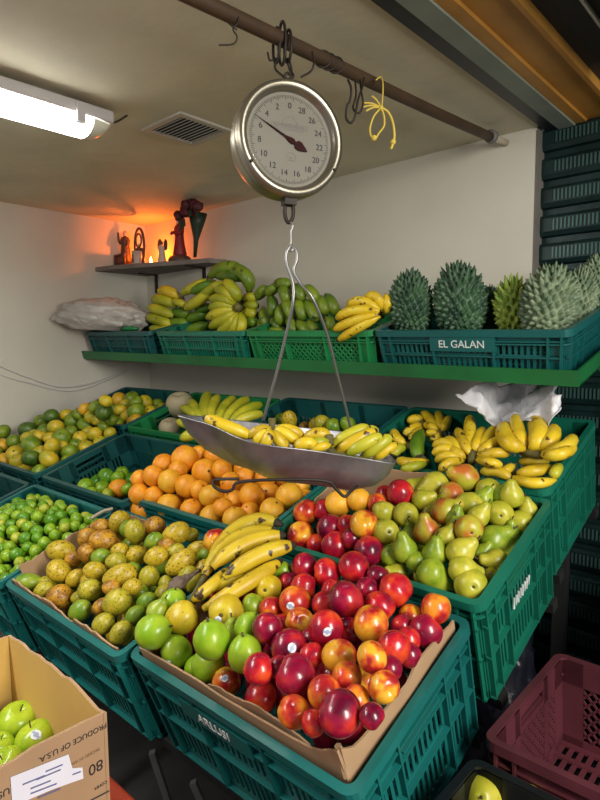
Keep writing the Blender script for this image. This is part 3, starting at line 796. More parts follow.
# ------------------------------------------------------------------ mangoes
MG = parse('''62 551 13 y 175 1.3; 59 571 13 y 150 1.15; 29 582 9.5 g 175 1.5; 44 590 9.5 l 20 1.15; 59 597 14 o 10 1.1; 89 590 13 l 30 1.1; 75 579 10 y 40 1.2 B
80 611 12 g 35 1.2; 117 602 15.5 l 30 1.1; 103 624 12 l 30 1.15; 121 633 12 l 45 1.2; 135 616 11 g 40 1.2; 147 602 11 g 20 1.1; 102 607 10 o 20 1.1 B
120 577 14 y 18 1.4; 96 571 11 y 165 1.3; 100 557 10 g 10 1.2; 86 553 9.5 o 80 1.1; 104 540 12 o 170 1.3; 88 538 10.5 o 160 1.1; 101 527 9 o 0 1.2 B
120 523 12.5 y 80 1.12; 135 532 11.5 l 95 1.2; 120 551 9.5 y 0 1.05 B; 136 556 11 y 25 1.1; 107 538 10 o 0 1.1 B; 154 527 11.5 o 20 1.1; 154 541 10 g 30 1.1; 176 534 13 y 25 1.25
156 556 11.5 y 15 1.2; 175 553 10 l 30 1.25 B; 181 563 14 y 35 1.35; 197 549 9 y 15 1.4; 149 577 12 l 60 1.05; 132 587 10 y 15 1.2; 166 585 9 l 85 1.2; 116 561 10 l 0 1.1 B
163 594 10 l 40 1.2; 73 559 9 o 0 1.1 B; 132 570 9 g 0 1.1 B; 80 598 9 l 0 1.1 B; 140 592 9 g 0 1.1 B; 167 545 9 o 0 1.1 B; 190 535 9 l 0 1.1 B; 111 588 9 o 0 1.1 B; 205 556 9 g 40 1.2 B; 40 603 9 l 30 1.1 B; 194 582 8 l 60 1.6; 61 612 9 o 20 1.1 B; 188 575 10 l 20 1.2 B
203 568 10 y 20 1.2 B; 218 558 10 l 30 1.2 B; 210 548 9 o 0 1.2 B''')
out = heap('N1', MG, .012, .06, bmin=.03); it = []
LM = {'g': 'green mango', 'l': 'olive green mango', 'y': 'yellow speckled mango', 'o': 'brownish orange mango'}
for x in out:
    s = x['s']; asp = float(s['f'][1]); d = cam_dir(float(s['f'][0]), random.uniform(-.2, .3))
    R = x['R']
    o = fruit('mango', x['P'], R, mango_m[s['k']], d, None, (.93, .93, asp*.97))
    tag(o, '', 'mango', 'mangoes in the teal crate'); it.append(dict(o=o, a=x['a'], b=x['b'], look=LM[s['k']]))
rows_labels(it, 'mango crate', 7)
for P, a, b in fillers('N1', out, .030, 1500, -.06, seed=6)+fillers('N1', out, .030, 4000, -.09, seed=16, vis=-1, most=26):
    o = fruit('mango', P, .028, mango_m[random.choice('lgy')], scale=(.95, .95, 1.15)); tag(o, 'mango deep in the teal crate, mostly hidden by the mangoes above', 'mango', 'mangoes deep in the crate')
# red and yellow nectarine lying behind the bananas on the mangoes
x = heap('N1', [dict(u=216, v=541, r=12.5, k='y', f=[])], .05, .03, bmax=.37)[0]
o = fruit('nectarine', x['P'], x['R'], nect_m['y'], CAM-x['P']); tag(o, 'streaked red and yellow nectarine between the mangoes and the spotted banana bunch', 'nectarine')

# ------------------------------------------------------------------ limes: a full crate, and the few in the dark crate
rnd = random.Random(11); o0 = CR['N2']; pts = []
for layer, n in ((0, 4200), (1, 2600)):
    for _ in range(n):
        mgl = .040+.006*layer; a, b = rnd.uniform(mgl, .6-mgl), rnd.uniform(mgl, .4-mgl); bump = (1-(2*a/.6-1)**2)*(1-(2*b/.4-1)**2)
        R = rnd.uniform(.0165, .0205); h = -.035+.06*bump-layer*.030+rnd.uniform(-.006, .006); P = o0+XD*a+YD*b+ND*h
        if all(np.linalg.norm(P-p) > (R+r)*.93 for p, r, *_ in pts): pts.append((P, R, a, b, layer))
for P, R, a, b, layer in pts:
    o = fruit('lime', P, R, lime_m[rnd.choice('aaabbc')])
    tag(o, 'small green lime heaped in the teal crate behind the mangoes', 'lime', 'limes in the teal crate')
LP2 = parse('85 487 9.5 a; 106 477 9.5 b; 102 489 8.5 a; 92 494 7.5 a; 108 495 7 c; 132 481 8.5 b; 98 481 8 b B; 118 478 8 a B; 122 473 7 a B; 128 489 7 a B')
out = heap('P2', LP2+[dict(u=119, v=489, r=11, k='O', f=[])], -.19, .01, bmin=.05); it = []
for x in out:
    if x['s']['k'] == 'O':
        o = fruit('orange', x['P'], x['R'], orange_m['o']); tag(o, 'single orange among the green limes in the dark crate', 'orange'); continue
    o = fruit('mandarin', x['P'], x['R'], lime_m[x['s']['k']]); o.name = 'lime'; tag(o, '', 'lime', 'limes in the dark crate')
    it.append(dict(o=o, a=x['a'], b=x['b'], look='green lime'))
rows_labels(it, 'dark nearly empty crate', 5)

# ------------------------------------------------------------------ mandarins in the two crates by the wall
MD = parse('''28 430 9.5 d; 14 441 8 g; 32 445 11 g; 2 445 8 o; 15 454 9.5 y; 51 416 8 d; 41 421 7.5 g; 57 420 8 g B; 56 427 9 y; 66 415 7 y; 72 421 8.5 g; 79 414 7 g; 85 409 7.5 o; 92 417 8.5 y
86 425 9.5 g; 104 412 9.5 d; 95 407 7 g B; 106 401 7 y; 104 426 7 g; 95 434 8.5 y; 71 431 7 g B; 62 437 9.5 g; 80 438 8.5 y; 50 438 7.5 y B; 44 431 7.5 g B; 52 446 9 y; 70 452 9.5 g; 86 447 8 y
100 442 7.5 y; 49 459 11 y; 31 458 10 d; 17 461 8.5 y B; 5 460 9 o; 22 472 9.5 y; 39 472 9 g; 9 473 8 o B; 40 436 7 y B; 22 449 8 g B; 62 446 7 y B; -6 452 9 g; -8 468 9 y; 98 420 7 y B; 76 444 7 g B; 88 432 7 y B; 66 461 7 g B; 40 452 8 y B; 3 432 8 g B; 110 433 7 y B; 112 420 7 g B''')
MB = parse('''120 400 8.5 o; 130 399 7.5 g; 145 402 8 y; 121 410 7.5 y; 136 411 10 g; 116 424 9.5 g; 135 422 9.5 o; 132 397 7 g B; 157 404 6.5 g; 150 412 7.5 y; 126 405 7 y B; 163 408 6 y; 113 404 7 g B; 127 416 7.5 y B; 145 413 7 g B; 150 420 7 y B; 141 404 7 d B; 157 412 6.5 g B''')
def mand(key, lst, where, h0, bump, per):
    out = heap(key, lst, h0, bump, bmin=.02, bmax=.40); it = []
    for x in out:
        o = fruit('mandarin', x['P'], x['R'], mand_m[x['s']['k']], np.array([random.gauss(0, .6), random.gauss(0, .6)-.3, 1]))
        tag(o, '', 'mandarin', 'mandarins in '+where)
        it.append(dict(o=o, a=x['a'], b=x['b'], look={'d': 'dark green mandarin', 'g': 'green mandarin', 'y': 'yellow green mandarin', 'o': 'orange yellow mandarin'}[x['s']['k']]))
    rows_labels(it, where, per)
    for P, a, b in fillers(key, out, .034, 900, -.05, seed=8):
        o = fruit('mandarin', P, .034, mand_m[random.choice('gy')]); tag(o, 'mandarin deep in '+where+', mostly hidden by those above', 'mandarin', 'mandarins deep in '+where)
mand('P3', MD, 'the wall-side mandarin crate', .0, .10, 7)
mand('B3', MB, 'the back corner mandarin crate', .0, .07, 5)

# a few mangoes in the crate behind the pan
out = heap('B1', parse('289 419 9 y; 281 421 8 g B; 291 426 6 o; 316 426 8.5 y; 323 424 9 l; 334 427 8.5 g; 348 424 8 g; 304 428 6 o B; 341 430 7 g B'), -.17, .02, bmin=.05, bmax=.36); it = []
for x in out:
    s = x['s']; o = fruit('mango', x['P'], x['R'], mango_m[s['k']], None, None, (.95, .95, 1.12)); tag(o, '', 'mango', 'mangoes behind the pan')
    it.append(dict(o=o, a=x['a'], b=x['b'], look=LM[s['k']]))
rows_labels(it, 'dark crate behind hanging pan', 5)

# ------------------------------------------------------------------ bananas
def finger(name, p0, pm, p1, r, mat, parent, origin):
    """one banana: stalk end p0, middle pm, blossom end p1"""
    p0, pm, p1 = [np.asarray(p)-origin for p in (p0, pm, p1)]
    c = 2*pm-(p0+p1)/2
    P = [(1-t)**2*p0+2*t*(1-t)*c+t*t*p1 for t in np.linspace(0, 1, 15)]
    def rad(t):
        k = np.interp(t, [0, .05, .14, .28, .55, .78, .90, .96, 1.], [.40, .44, .80, .99, 1.03, .97, .74, .44, .26]); return r*k*1.12
    bm = bmesh.new(); tube(bm, P, rad, 10, endmi=1, squash=.94)
    for f in bm.faces: f.smooth = True
    o = obj(name, bm, mat, parent, True, mats=[mat, tip_m])
    return o
def bunch(label, fingers, origin=None, crown=None, crown_r=.014, group=None, cat='bananas'):
    fs = [(a, b, c, r, m) for a, b, c, r, m in fingers]
    org = np.mean([f[1] for f in fs], axis=0) if origin is None else np.asarray(origin)
    e = empty('banana_bunch', tuple(org)); tag(e, label, cat, group)
    for a, b, c, r, m in fs: finger('banana', a, b, c, r, ban_m[m], e, org)
    if crown is not None:
        bm = bmesh.new(); tube(bm, spline([np.asarray(p)-org for p in crown], 3), lambda t: crown_r*(1-.3*t), 8)
        obj('crown', bm, crown_m, e, True)
    return e
def pxl(s): return [[float(q) for q in ln.split()] for ln in s.replace(';', '\n').split('\n') if ln.strip()]

# shelf, big yellow green heap of plantains: px py of stalk end, middle, tip, radius px
def shelf_f(rows, y0, m, dmid=-.012, fy=None):
    out = []
    for i, w in enumerate(rows):
        yy = y0 if fy is None else fy(w)
        k = m[i % len(m)] if len(m) > 1 else m
        a, b, c = on(w[0], w[1], 1, yy+.012), on(w[2], w[3], 1, yy+dmid), on(w[4], w[5], 1, yy)
        out.append((a, b, c, w[6]/F*zdepth(b), k))
    return out
bunch('hand of yellow green plantains at the shelf end next to the white bag', shelf_f(pxl('''179 298 168 291 159 293 5; 177 306 164 300 152 300 5.2; 174 316 160 310 149 308 5.2; 172 325 159 320 147 317 5.2; 178 332 163 331 150 328 5; 188 306 180 303 173 301 3.6'''), 1.70, 'khhhhh'),
      crown=[on(180, 297, 1, 1.72), on(183, 310, 1, 1.73), on(181, 330, 1, 1.72)], group='plantain hands on the shelf', crown_r=.02)
bunch('green plantains low in the shelf heap, between two yellower hands', shelf_f(pxl('''190 312 182 313 172 311 4.6; 191 322 180 323 169 322 5; 208 324 195 329 183 333 5.5; 208 314 198 316 188 320 4.8; 212 307 204 308 196 312 4.4'''), 1.735, 'ggggg'),
      crown=[on(211, 306, 1, 1.76), on(212, 316, 1, 1.76), on(210, 326, 1, 1.76)], group='plantain hands on the shelf')
bunch('loose fingers of plantain sloping down left under the shelf board', shelf_f(pxl('''207 280 194 287 181 294 4.4; 213 283 202 287 190 292 4.8; 217 288 202 298 184 310 5.2; 224 283 212 289 199 299 5'''), 1.69, 'hghh'),
      crown=[on(208, 279, 1, 1.70), on(217, 283, 1, 1.71), on(226, 282, 1, 1.70)], group='plantain hands on the shelf', crown_r=.011)
bunch('fan of yellow green plantains around a dark cut stalk on the shelf', shelf_f(pxl('''238 301 234 290 224 281 5.4; 236 303 228 293 215 290 5.2; 235 305 224 299 209 300 5; 234 308 222 305 209 309 5; 235 310 221 312 206 319 5; 236 312 224 319 209 328 5.2; 238 313 230 324 217 334 5.2; 239 314 236 325 227 336 5; 240 313 242 325 238 335 4.6'''), 1.655, 'h'),
      crown=[on(237, 308, 1, 1.648), on(241, 307, 1, 1.69)], group='plantain hands on the shelf', crown_r=.018)
bunch('curved dark green plantains topping the shelf heap', shelf_f(pxl('''246 276 228 267 208 278 6; 249 292 245 275 226 268 6.4; 243 281 232 275 216 277 5.6'''), 1.715, 'd'),
      crown=[on(247, 278, 1, 1.73), on(249, 290, 1, 1.73)], group='plantain hands on the shelf')
bunch('green plantains lying between the fan and the dark green stem', shelf_f(pxl('''243 300 250 297 258 298 4.2; 244 307 251 305 259 307 4.4; 242 316 249 313 258 315 5; 243 325 250 322 258 324 5'''), 1.725, 'hhhg'),
      crown=[on(242, 298, 1, 1.74), on(242, 312, 1, 1.74), on(242, 326, 1, 1.74)], group='plantain hands on the shelf')
bunch('whole stem of dark green bananas in the mesh crate on the shelf', shelf_f(pxl('''270 296 273 306 272 317 5.2; 263 308 265 319 269 329 5; 281 305 280 315 280 325 5; 284 300 289 309 292 319 5.2; 282 288 285 294 288 302 5.6; 294 286 299 292 303 301 5.6; 306 287 312 293 317 302 5.4; 298 299 301 310 304 320 5.2; 306 300 312 311 319 322 5.2; 319 297 323 305 327 315 5.2; 326 295 332 304 336 315 5.4; 298 321 304 328 310 335 5; 262 319 262 327 263 336 4.8; 268 332 277 331 287 334 4.6; 309 321 313 327 318 334 4.6; 273 318 276 324 279 331 4.4; 275 285 283 283 291 286 5.2; 268 295 272 290 278 287 5; 257 299 262 292 269 288 5; 326 316 330 323 332 332 4.6; 289 318 292 326 296 334 4.8'''),
      1.66, 'd', fy=lambda w: 1.655+.07*((w[2]-297)/38)**2+.0012*max(0, 300-w[3])), crown=[on(296, 286, 1, 1.76), on(297, 310, 1, 1.76), on(298, 330, 1, 1.76)], crown_r=.03)
bunch('hand of ripe yellow bananas hanging over the rim next to the soursops', shelf_f(pxl('''380 316 358 328 337 341 4.6; 379 314 350 322 334 331 4.4; 380 311 352 311 336 320 4.6; 380 310 360 301 347 308 4.6; 382 311 376 297 364 299 4.6; 384 314 388 304 386 294 4.2; 379 315 362 317 346 325 4.4'''), 1.60, 'y', fy=lambda w: 1.50+.0016*(w[2]-337)),
      crown=[on(380, 308, 1, 1.60), on(382, 318, 1, 1.615)], crown_r=.014)

# bananas in the green crate, on the crate's own sloping plane
def crate_f(rows, key, h, m, lift=.012, base=0.):
    o = CR[key]; out = []
    for i, w in enumerate(rows):
        hh = h+(w[7] if len(w) > 7 else 0); k = m[i % len(m)] if len(m) > 1 else m
        a, b, c = [on_plane(w[2*j], w[2*j+1], o+ND*(hh+dz), ND) for j, dz in ((0, base), (1, lift), (2, 0))]
        out.append((a, b, c, w[6]/F*zdepth(b), k))
    return out
def cp(key, u, v, h): return on_plane(u, v, CR[key]+ND*h, ND)
def fat(t):
    rows = pxl(t)
    for w in rows: w[6] *= 1.14
    return rows
GB = 'banana hands in the green crate'
bunch('small hand of yellow bananas in the far left corner of the banana crate', crate_f(fat('''438 431 430 419 422 412 3.8; 440 431 440 420 437 412 3.8; 442 431 446 424 449 417 3.6; 437 432 432 427 424 425 3.6; 437 434 432 433 425 435 3.4; 439 435 436 438 430 441 3.4'''), 'B0', -.02, 'y'), crown=[cp('B0', 439, 431, -.02), cp('B0', 441, 436, -.03)], group=GB, crown_r=.012)
bunch('spotted bananas at the crate edge behind the single green finger', crate_f(fat('''421 425 412 429 404 437 4; 423 421 415 419 408 423 4; 421 428 416 434 409 441 3.6'''), 'B0', -.02, 'kyk'), crown=[cp('B0', 421, 420, -.02), cp('B0', 423, 428, -.02)], group=GB)
o = bunch('single bright green plantain among the yellow bananas', crate_f(pxl('422 431 417 445 420 459 6.4'), 'B0', .0, 'g'))
o.name = 'green_plantain'
bunch('bananas lying across the near left rim of the banana crate', crate_f(fat('''406 444 397 438 394 430 4; 405 449 398 449 393 457 4.2; 428 461 410 463 398 459 4.4; 427 463 412 467 402 469 4'''), 'B0', .005, 'yhyh'), crown=[cp('B0', 407, 444, .0), cp('B0', 428, 462, .0)], group=GB, crown_r=.010)
bunch('cluster of spotted bananas left of the star-shaped hand', crate_f(fat('''462 458 445 443 433 449 4.2; 462 459 446 449 432 456 4.4; 462 460 447 456 436 462 4.4; 463 461 449 463 440 472 4.2; 464 457 455 444 446 439 4.2; 465 459 456 452 448 450 4'''), 'B0', .02, 'kyk', .02), crown=[cp('B0', 464, 456, .01), cp('B0', 465, 462, .01)], group=GB, crown_r=.013)
bunch('star-shaped hand of spotted bananas in the middle of its crate', crate_f(fat('''472 455 470 432 470 416 4.8; 470 455 463 440 457 429 4.4; 475 453 478 440 484 428 4.6; 477 454 488 437 499 426 4.8; 478 456 492 444 504 441 4.8; 478 458 494 453 509 455 4.4; 477 460 489 462 502 465 4'''), 'B0', .03, 'yk', .018), crown=[cp('B0', 473, 453, .03), cp('B0', 472, 463, .02)], group=GB, crown_r=.015)
bunch('big hand of fat yellow bananas at the far right of its crate', crate_f(fat('''524 449 506 439 506 423 7; 526 448 518 430 516 415 5.6; 531 449 539 434 531 416 8; 538 449 552 438 552 426 6.2; 543 453 566 446 572 436 5.6; 543 455 560 454 575 446 5.4'''), 'B0', .05, 'yyyyky', .02), crown=[cp('B0', 523, 450, .04), cp('B0', 532, 453, .04), cp('B0', 543, 455, .04)], group=GB, crown_r=.016)
bunch('overripe blackened bananas at the near right corner of the crate', crate_f(fat('''552 467 534 471 517 474 5.2; 555 480 532 483 512 477 4.6; 512 480 496 471 480 474 4.8; 548 462 533 461 519 462 4.2; 560 465 556 471 553 478 4.4; 514 465 506 470 500 473 3.8'''), 'B0', .0, 'kykkhk', .015), crown=[cp('B0', 512, 474, -.01), cp('B0', 516, 478, -.01)], group=GB, crown_r=.012)
# hand of greenish bananas behind the pan
bunch('large hand of greenish yellow bananas standing behind the raised pan tip', crate_f(pxl('''200 420 190 411 181 408 4.6; 203 420 196 410 191 400 4.8; 207 421 205 406 209 392 5.4; 213 422 213 408 219 395 5; 219 423 224 409 235 397 5.4; 224 424 235 409 249 398 5.4; 229 425 245 411 263 404 5; 233 426 247 417 264 414 4.8; 198 424 188 424 177 421 4.6; 200 428 192 434 181 438 5.4'''), 'B2', .06, 'h', .015),
      crown=[cp('B2', 199, 424, .05), cp('B2', 214, 426, .05), cp('B2', 233, 427, .05)], crown_r=.02)
for u, v, r, lb in ((180, 405, 14, 'round beige melon behind the green rim'), (170, 428, 11, 'smaller beige melon low against the green rim')):
    x = cp('B2', u, v, -.02 if r > 12 else -.05)
    o = fruit('apple', x, r/F*zdepth(x), plain('beige melon rind', (.42, .36, .22), .6, noise=.25, scale=30), (.2, -.3, 1), scale=(1, 1, 1.05)); o.name = 'melon'
    for c in list(o.children): bpy.data.objects.remove(c)
    tag(o, lb, 'melon', 'melons in the bright green crate')
# spotted bunch lying over the front crates
bunch('bunch of spotted ripe plantains lying between mangoes and nectarines', crate_f(pxl('''206 568 244 525 282 525 7.6 -.004; 204 576 236 540 279 532 7.6 .004; 212 568 246 544 286 535 8 .024; 224 578 260 555 296 545 8 .026; 203 609 246 584 282 560 7.4 .006; 193 600 210 587 230 568 6.2 .006; 205 590 232 577 262 560 6.5 -.002'''), 'N0', .06, 'k', .01),
      crown=[cp('N0', 192, 602, .055), cp('N0', 199, 588, .06), cp('N0', 207, 572, .06)], crown_r=.010)
bm = bmesh.new()
P = [cp('N0', 163, 607, .05), cp('N0', 172, 588, .065), cp('N0', 184, 580, .065), cp('N0', 200, 570, .055)]
tube(bm, spline(P, 5), lambda t: .004+.013*math.exp(-((t-.5)/.22)**2), 9)
tag(obj('dried_stalk', bm, dry_m, smooth=True), 'dry purplish brown fruit stalk lying on the mangoes beside the plantains', 'stalk')

# ------------------------------------------------------------------ soursops on the shelf
SOUR = [m_soursop(1, 240, .20), m_soursop(5, 240, .20), m_soursop(9, 120, .26)]
def soursop(u, v, rx, ry, y, mesh, m, label, lean=0):
    P = on(u, v, 1, y); z = zdepth(P); Rz, Rx = ry/F*z/1.12, rx/F*z/.88
    o = bpy.data.objects.new('soursop', mesh); C.objects.link(o); link_mat(o, sour_m[m])
    o.location = tuple(P); o.scale = (Rx, Rx, Rz); o.rotation_euler = (math.radians(-6), math.radians(lean), random.uniform(0, 6))
    tag(o, label, 'soursop', 'soursops in the shelf crate')
    bm = bmesh.new(); tube(bm, [(0, 0, -1.25), (.02, 0, -1.0)], .07, 6); obj('stem', bm, stem_m, o)
soursop(411, 306, 21, 33, 1.62, SOUR[0], 'd', 'dark green spiny soursop beside the yellow bananas, first of its row', 0)
soursop(460, 303, 25, 38, 1.66, SOUR[1], 'd', 'tallest dark green soursop, second from the yellow bananas', 2)
soursop(491, 312, 15, 24, 1.80, SOUR[0], 'd', 'small dark soursop half hidden behind its tall neighbours', 0)
soursop(514, 309, 18, 30, 1.70, SOUR[2], 'l', 'light green soursop with long leafy spines', -3)
soursop(549, 304, 28, 37, 1.64, SOUR[1], 'p', 'pale greyish green soursop in front of the shutter', 6)
soursop(578, 303, 17, 34, 1.79, SOUR[0], 'p', 'pale soursop behind the greyish one, near the crate end', 4)
soursop(597, 284, 17, 27, 1.87, SOUR[1], 'p', 'last pale soursop at the shelf end, cut by the picture edge', 0)

# ------------------------------------------------------------------ hanging scale, pole, pan
PA, PB = np.array([-.8775, .42, CH+.602]), np.array([-.84, YB-.004, CH+.672])
def on_pole(y): t = (y-PA[1])/(PB[1]-PA[1]); return PA+(PB-PA)*t
pole = empty('ceiling_pole', tuple(on_pole(1.2))); tag(pole, 'long brown pole under the ceiling that carries the scale', 'pole')
bm = bmesh.new(); oo = on_pole(1.2)
tube(bm, [on_pole(y)-oo+np.array([0, 0, .004*math.sin(y*3)]) for y in np.linspace(.42, YB-.10, 14)], .0145, 12); obj('pole_bar', bm, pole_m, pole, True)
bm = bmesh.new(); tube(bm, [on_pole(YB-.115)-oo, on_pole(YB-.098)-oo], .021, 12); obj('end_collar', bm, grey_m, pole, True)
bm = bmesh.new(); tube(bm, [on_pole(YB-.10)-oo, on_pole(YB+.01)-oo], .012, 10); obj('wall_peg', bm, plain('beige peg', (.40, .34, .26), .7), pole, True)

D = 1.2
cen = pt(288.3, 141.5, D)
nh = (RT*math.sin(math.radians(24))-np.array([FW[0], FW[1], 0])/np.linalg.norm(FW[:2])*math.cos(math.radians(24))); nh[2] = 0; nh /= np.linalg.norm(nh)
Zf = nh; Yf = np.array([0, 0, 1.]); Xf = np.cross(Yf, Zf)
R = .117
sc = empty('hanging_scale', tuple(cen)); tag(sc, 'round chrome dial scale hanging from the brown pole', 'scale')
face = empty('dial', (0, 0, 0)); bpy.data.objects.remove(face)
Mf = frame_m((0, 0, 0), Xf, Yf, Zf)
def fobj(name, bm, m, smooth=False, parent=None):
    bmesh.ops.transform(bm, matrix=Mf, verts=bm.verts); return obj(name, bm, m, parent or sc, smooth)
bm = bmesh.new(); lathe(bm, [(0, -.062), (R*.80, -.062), (R*.93, -.052), (R*.985, -.03), (R*.985, .0), (R*.97, .006), (R*.5, .006)], 56)
hs = fobj('housing', bm, bezel_m, True); hs['label'] = 'dull chrome drum'
bm = bmesh.new(); lathe(bm, [(R*.80, .008), (R*.83, .020), (R*.90, .027), (R*.97, .024), (R*1.0, .012), (R*1.0, -.002), (R*.97, -.004)], 56)
bz = fobj('bezel', bm, bezel_m, True)
for a in (212, 330):
    bm = bmesh.new(); bmesh.ops.create_uvsphere(bm, u_segments=8, v_segments=6, radius=.004, matrix=Matrix.Translation((R*.92*math.cos(math.radians(a)), R*.92*math.sin(math.radians(a)), .026)))
    fobj('screw', bm, iron_m, True, bz)
bm = bmesh.new(); lathe(bm, [(0, .007), (R*.82, .007), (R*.82, .0085), (0, .0085)], 56); dl = fobj('dial_face', bm, dial_m)
bm = bmesh.new()
for k in range(150):
    a = 2*PI*k/150; r0 = R*(.67 if k % 5 == 0 else .705)
    bar_ = box(bm, r0, R*.75, -.0004, .0004, .0086, .0090, Matrix.Rotation(a, 4, 'Z'))
fobj('tick_marks', bm, ink_m, parent=dl)
for k, s in enumerate(['0', '28', '26', '24', '22', '20', '18', '16', '14', '12', '10', '8', '6', '4', '2']):
    a = PI/2-2*PI*k/15; p = Mf @ Vector((R*.575*math.cos(a), R*.575*math.sin(a), .0092))
    text('numeral', s, .0165, ink_m, Matrix.Translation(p) @ Mf, dl, .0002)
bm = bmesh.new()                                             # banner outline and small round emblem, both faded
for x0, x1, y0, y1 in ((-.040, .040, .031, .0318), (-.040, .040, .0222, .023), (-.040, -.0392, .0222, .0318), (.0392, .040, .0222, .0318), (-.03, .03, .019, .0195)):
    box(bm, x0, x1, y0, y1, .0086, .009)
for k in range(18): box(bm, -.034+k*.0038, -.034+k*.0038+.0022, .0248, .0248+(.0042 if k % 4 else .0055), .0086, .009)
for k in range(12):
    a = PI*k/11; box(bm, .0158, .0165, -.002, .002, .0086, .009, Matrix.Translation((0, .030, 0)) @ Matrix.Rotation(a, 4, 'Z'))
for k in range(16):
    a = PI*k/15; box(bm, .0105, .0112, -.0012, .0012, .0086, .009, Matrix.Translation((.002, -.036, 0)) @ Matrix.Rotation(a, 4, 'Z'))
box(bm, -.007, .011, -.041, -.0395, .0086, .009); box(bm, -.002, .006, -.0365, -.034, .0086, .009)
fobj('dial_emblem', bm, plain('faded print', (.16, .14, .13), .8), parent=dl)
bm = bmesh.new(); an = math.radians(152.8); RM = Matrix.Rotation(an, 4, 'Z')
def poly(bm, pts, z0, z1, M):
    A = [bm.verts.new(M @ Vector((x, y, z0))) for x, y in pts]; B = [bm.verts.new(M @ Vector((x, y, z1))) for x, y in pts]
    bm.faces.new(A[::-1]); bm.faces.new(B)
    for k in range(len(pts)): bm.faces.new((A[k], A[(k+1) % len(pts)], B[(k+1) % len(pts)], B[k]))
poly(bm, [(R*.74, 0), (.012, .0022), (0, .0055), (-.006, .006), (-.012, .003), (-.016, .0085), (-.024, .0095), (-.034, .005), (-.043, 0), (-.034, -.005), (-.024, -.0095), (-.016, -.0085), (-.012, -.003), (-.006, -.006), (0, -.0055), (.012, -.0022)], .011, .0122, RM)
fobj('needle', bm, needle_m)
gm, nt, b_ = new_mat('dial glass'); nt.nodes.remove(b_)
tr = nt.nodes.new('ShaderNodeBsdfTransparent'); gl = nt.nodes.new('ShaderNodeBsdfGlossy'); gl.inputs['Roughness'].default_value = .05
mxs = nt.nodes.new('ShaderNodeMixShader'); mxs.inputs[0].default_value = .02
nt.links.new(tr.outputs[0], mxs.inputs[1]); nt.links.new(gl.outputs[0], mxs.inputs[2]); nt.links.new(mxs.outputs[0], nt.nodes['Material Output'].inputs[0])
bm = bmesh.new(); lathe(bm, [(0, .0175), (R*.815, .0175), (R*.815, .0185), (0, .0185)], 48); fobj('dial_glass', bm, gm)
def wire(name, pts, r, m, parent, org, closed=False, n=6, sides=8):
    bm = bmesh.new(); tube(bm, [np.asarray(p)-org for p in spline(pts, n, closed)], r, sides, closed); return obj(name, bm, m, parent, True)
def ringpts(c, rx, ry, X, Y, n=10): return [np.asarray(c)+rx*math.cos(2*PI*k/n)*X+ry*math.sin(2*PI*k/n)*Y for k in range(n)]
hk = on_pole(cen[1]); top = cen+np.array([0, 0, R])
wire('top_eye', ringpts(top+np.array([0, 0, .006]), .007, .012, RT, Yf), .003, iron_m, sc, cen, True)
wire('bottom_link', ringpts(cen-np.array([0, 0, R+.022]), .009, .025, RT, Yf), .0042, iron_m, sc, cen, True)
bm = bmesh.new(); box(bm, -.013, .013, -R-.012, -R+.004, -.012, .012); fobj('bottom_lug', bm, iron_m)
chain = empty('wire_hanger', tuple(hk)); tag(chain, 'twisted black wire loops tying the scale to the pole', 'wire')
for dx, dz in ((-.012, .0), (.0, .008), (.012, -.003)):
    c = hk+RT*dx
    wire('loop', ringpts(c-np.array([0, 0, .01-dz/2]), .0185, .034+dz, np.array([nh[1], -nh[0], 0])*0+nh, Yf), .003, iron_m, chain, hk, True)
lp = hk-np.array([0, 0, .035])
wire('loop', [lp+RT*-.012, lp+RT*-.015-Yf*.02, (top+Yf*.012)+RT*-.010, top+Yf*.006, (top+Yf*.012)+RT*.012, lp+RT*.014-Yf*.02, lp+RT*.010], .0026, iron_m, chain, hk)
wire('loose_end', [lp-RT*.014, lp-RT*.026-Yf*.004, lp-RT*.030+Yf*.012], .002, iron_m, chain, hk)
q0 = pt(314, 60, D); wire('loose_end', [pt(312, 52, D+.01), pt(314, 62, D), pt(311, 71, D), pt(301, 77, D-.01)], .0022, iron_m, chain, hk)
wire('loose_end', [lp+RT*.014, lp+RT*.02-Yf*.03, lp+RT*.017-Yf*.06, lp+RT*.01-Yf*.055], .002, iron_m, chain, hk)

# pan and its wires
L_, N_, R_ = pt(180, 416, 1.20), pt(252, 443, 1.10), pt(395, 463, 1.20)
nn = np.cross(R_-L_, N_-L_); nn /= np.linalg.norm(nn); nn = nn if nn[2] > 0 else -nn
print('pan normal', nn)
F_ = pt(300, 428, 1.345); G_ = pt(352, 434, 1.36)
pc = (L_+N_+R_+F_+G_)/5
rim = spline([L_, (L_*.55+N_*.45)+UP*.004-FW*.004, N_, (N_*.6+R_*.4)-FW*.02+UP*.002, (N_*.25+R_*.75)-FW*.012, R_, (R_*.45+G_*.55)+RT*.012, G_, F_, (F_*.5+L_*.5)+FW*.015], 6, True)
pan = empty('scale_pan', tuple(pc)); tag(pan, 'worn grey metal scale pan full of bananas, hanging on wires', 'pan')
bm = bmesh.new(); rings = []
dn = -np.array([0, 0, 1.])*.8+UP*-.2
for k, (s, dd) in enumerate(((1.012, -.002), (1., 0), (.93, .030), (.80, .058), (.58, .080), (.30, .088), (.0, .090))):
    if s == 0: rings.append([bm.verts.new(dn*dd)]); continue
    rings.append([bm.verts.new((p-pc)*s+dn*dd) for p in rim])
for A, B in zip(rings, rings[1:]):
    n = len(A)
    for k in range(n):
        if len(B) == 1: bm.faces.new((A[k], A[(k+1) % n], B[0]))
        else: bm.faces.new((A[k], A[(k+1) % n], B[(k+1) % n], B[k]))
bmesh.ops.recalc_face_normals(bm, faces=bm.faces[:])
bo = obj('bowl', bm, steel_m, pan, True); sm = bo.modifiers.new('thick', 'SOLIDIFY'); sm.thickness = .0022; sm.offset = 0
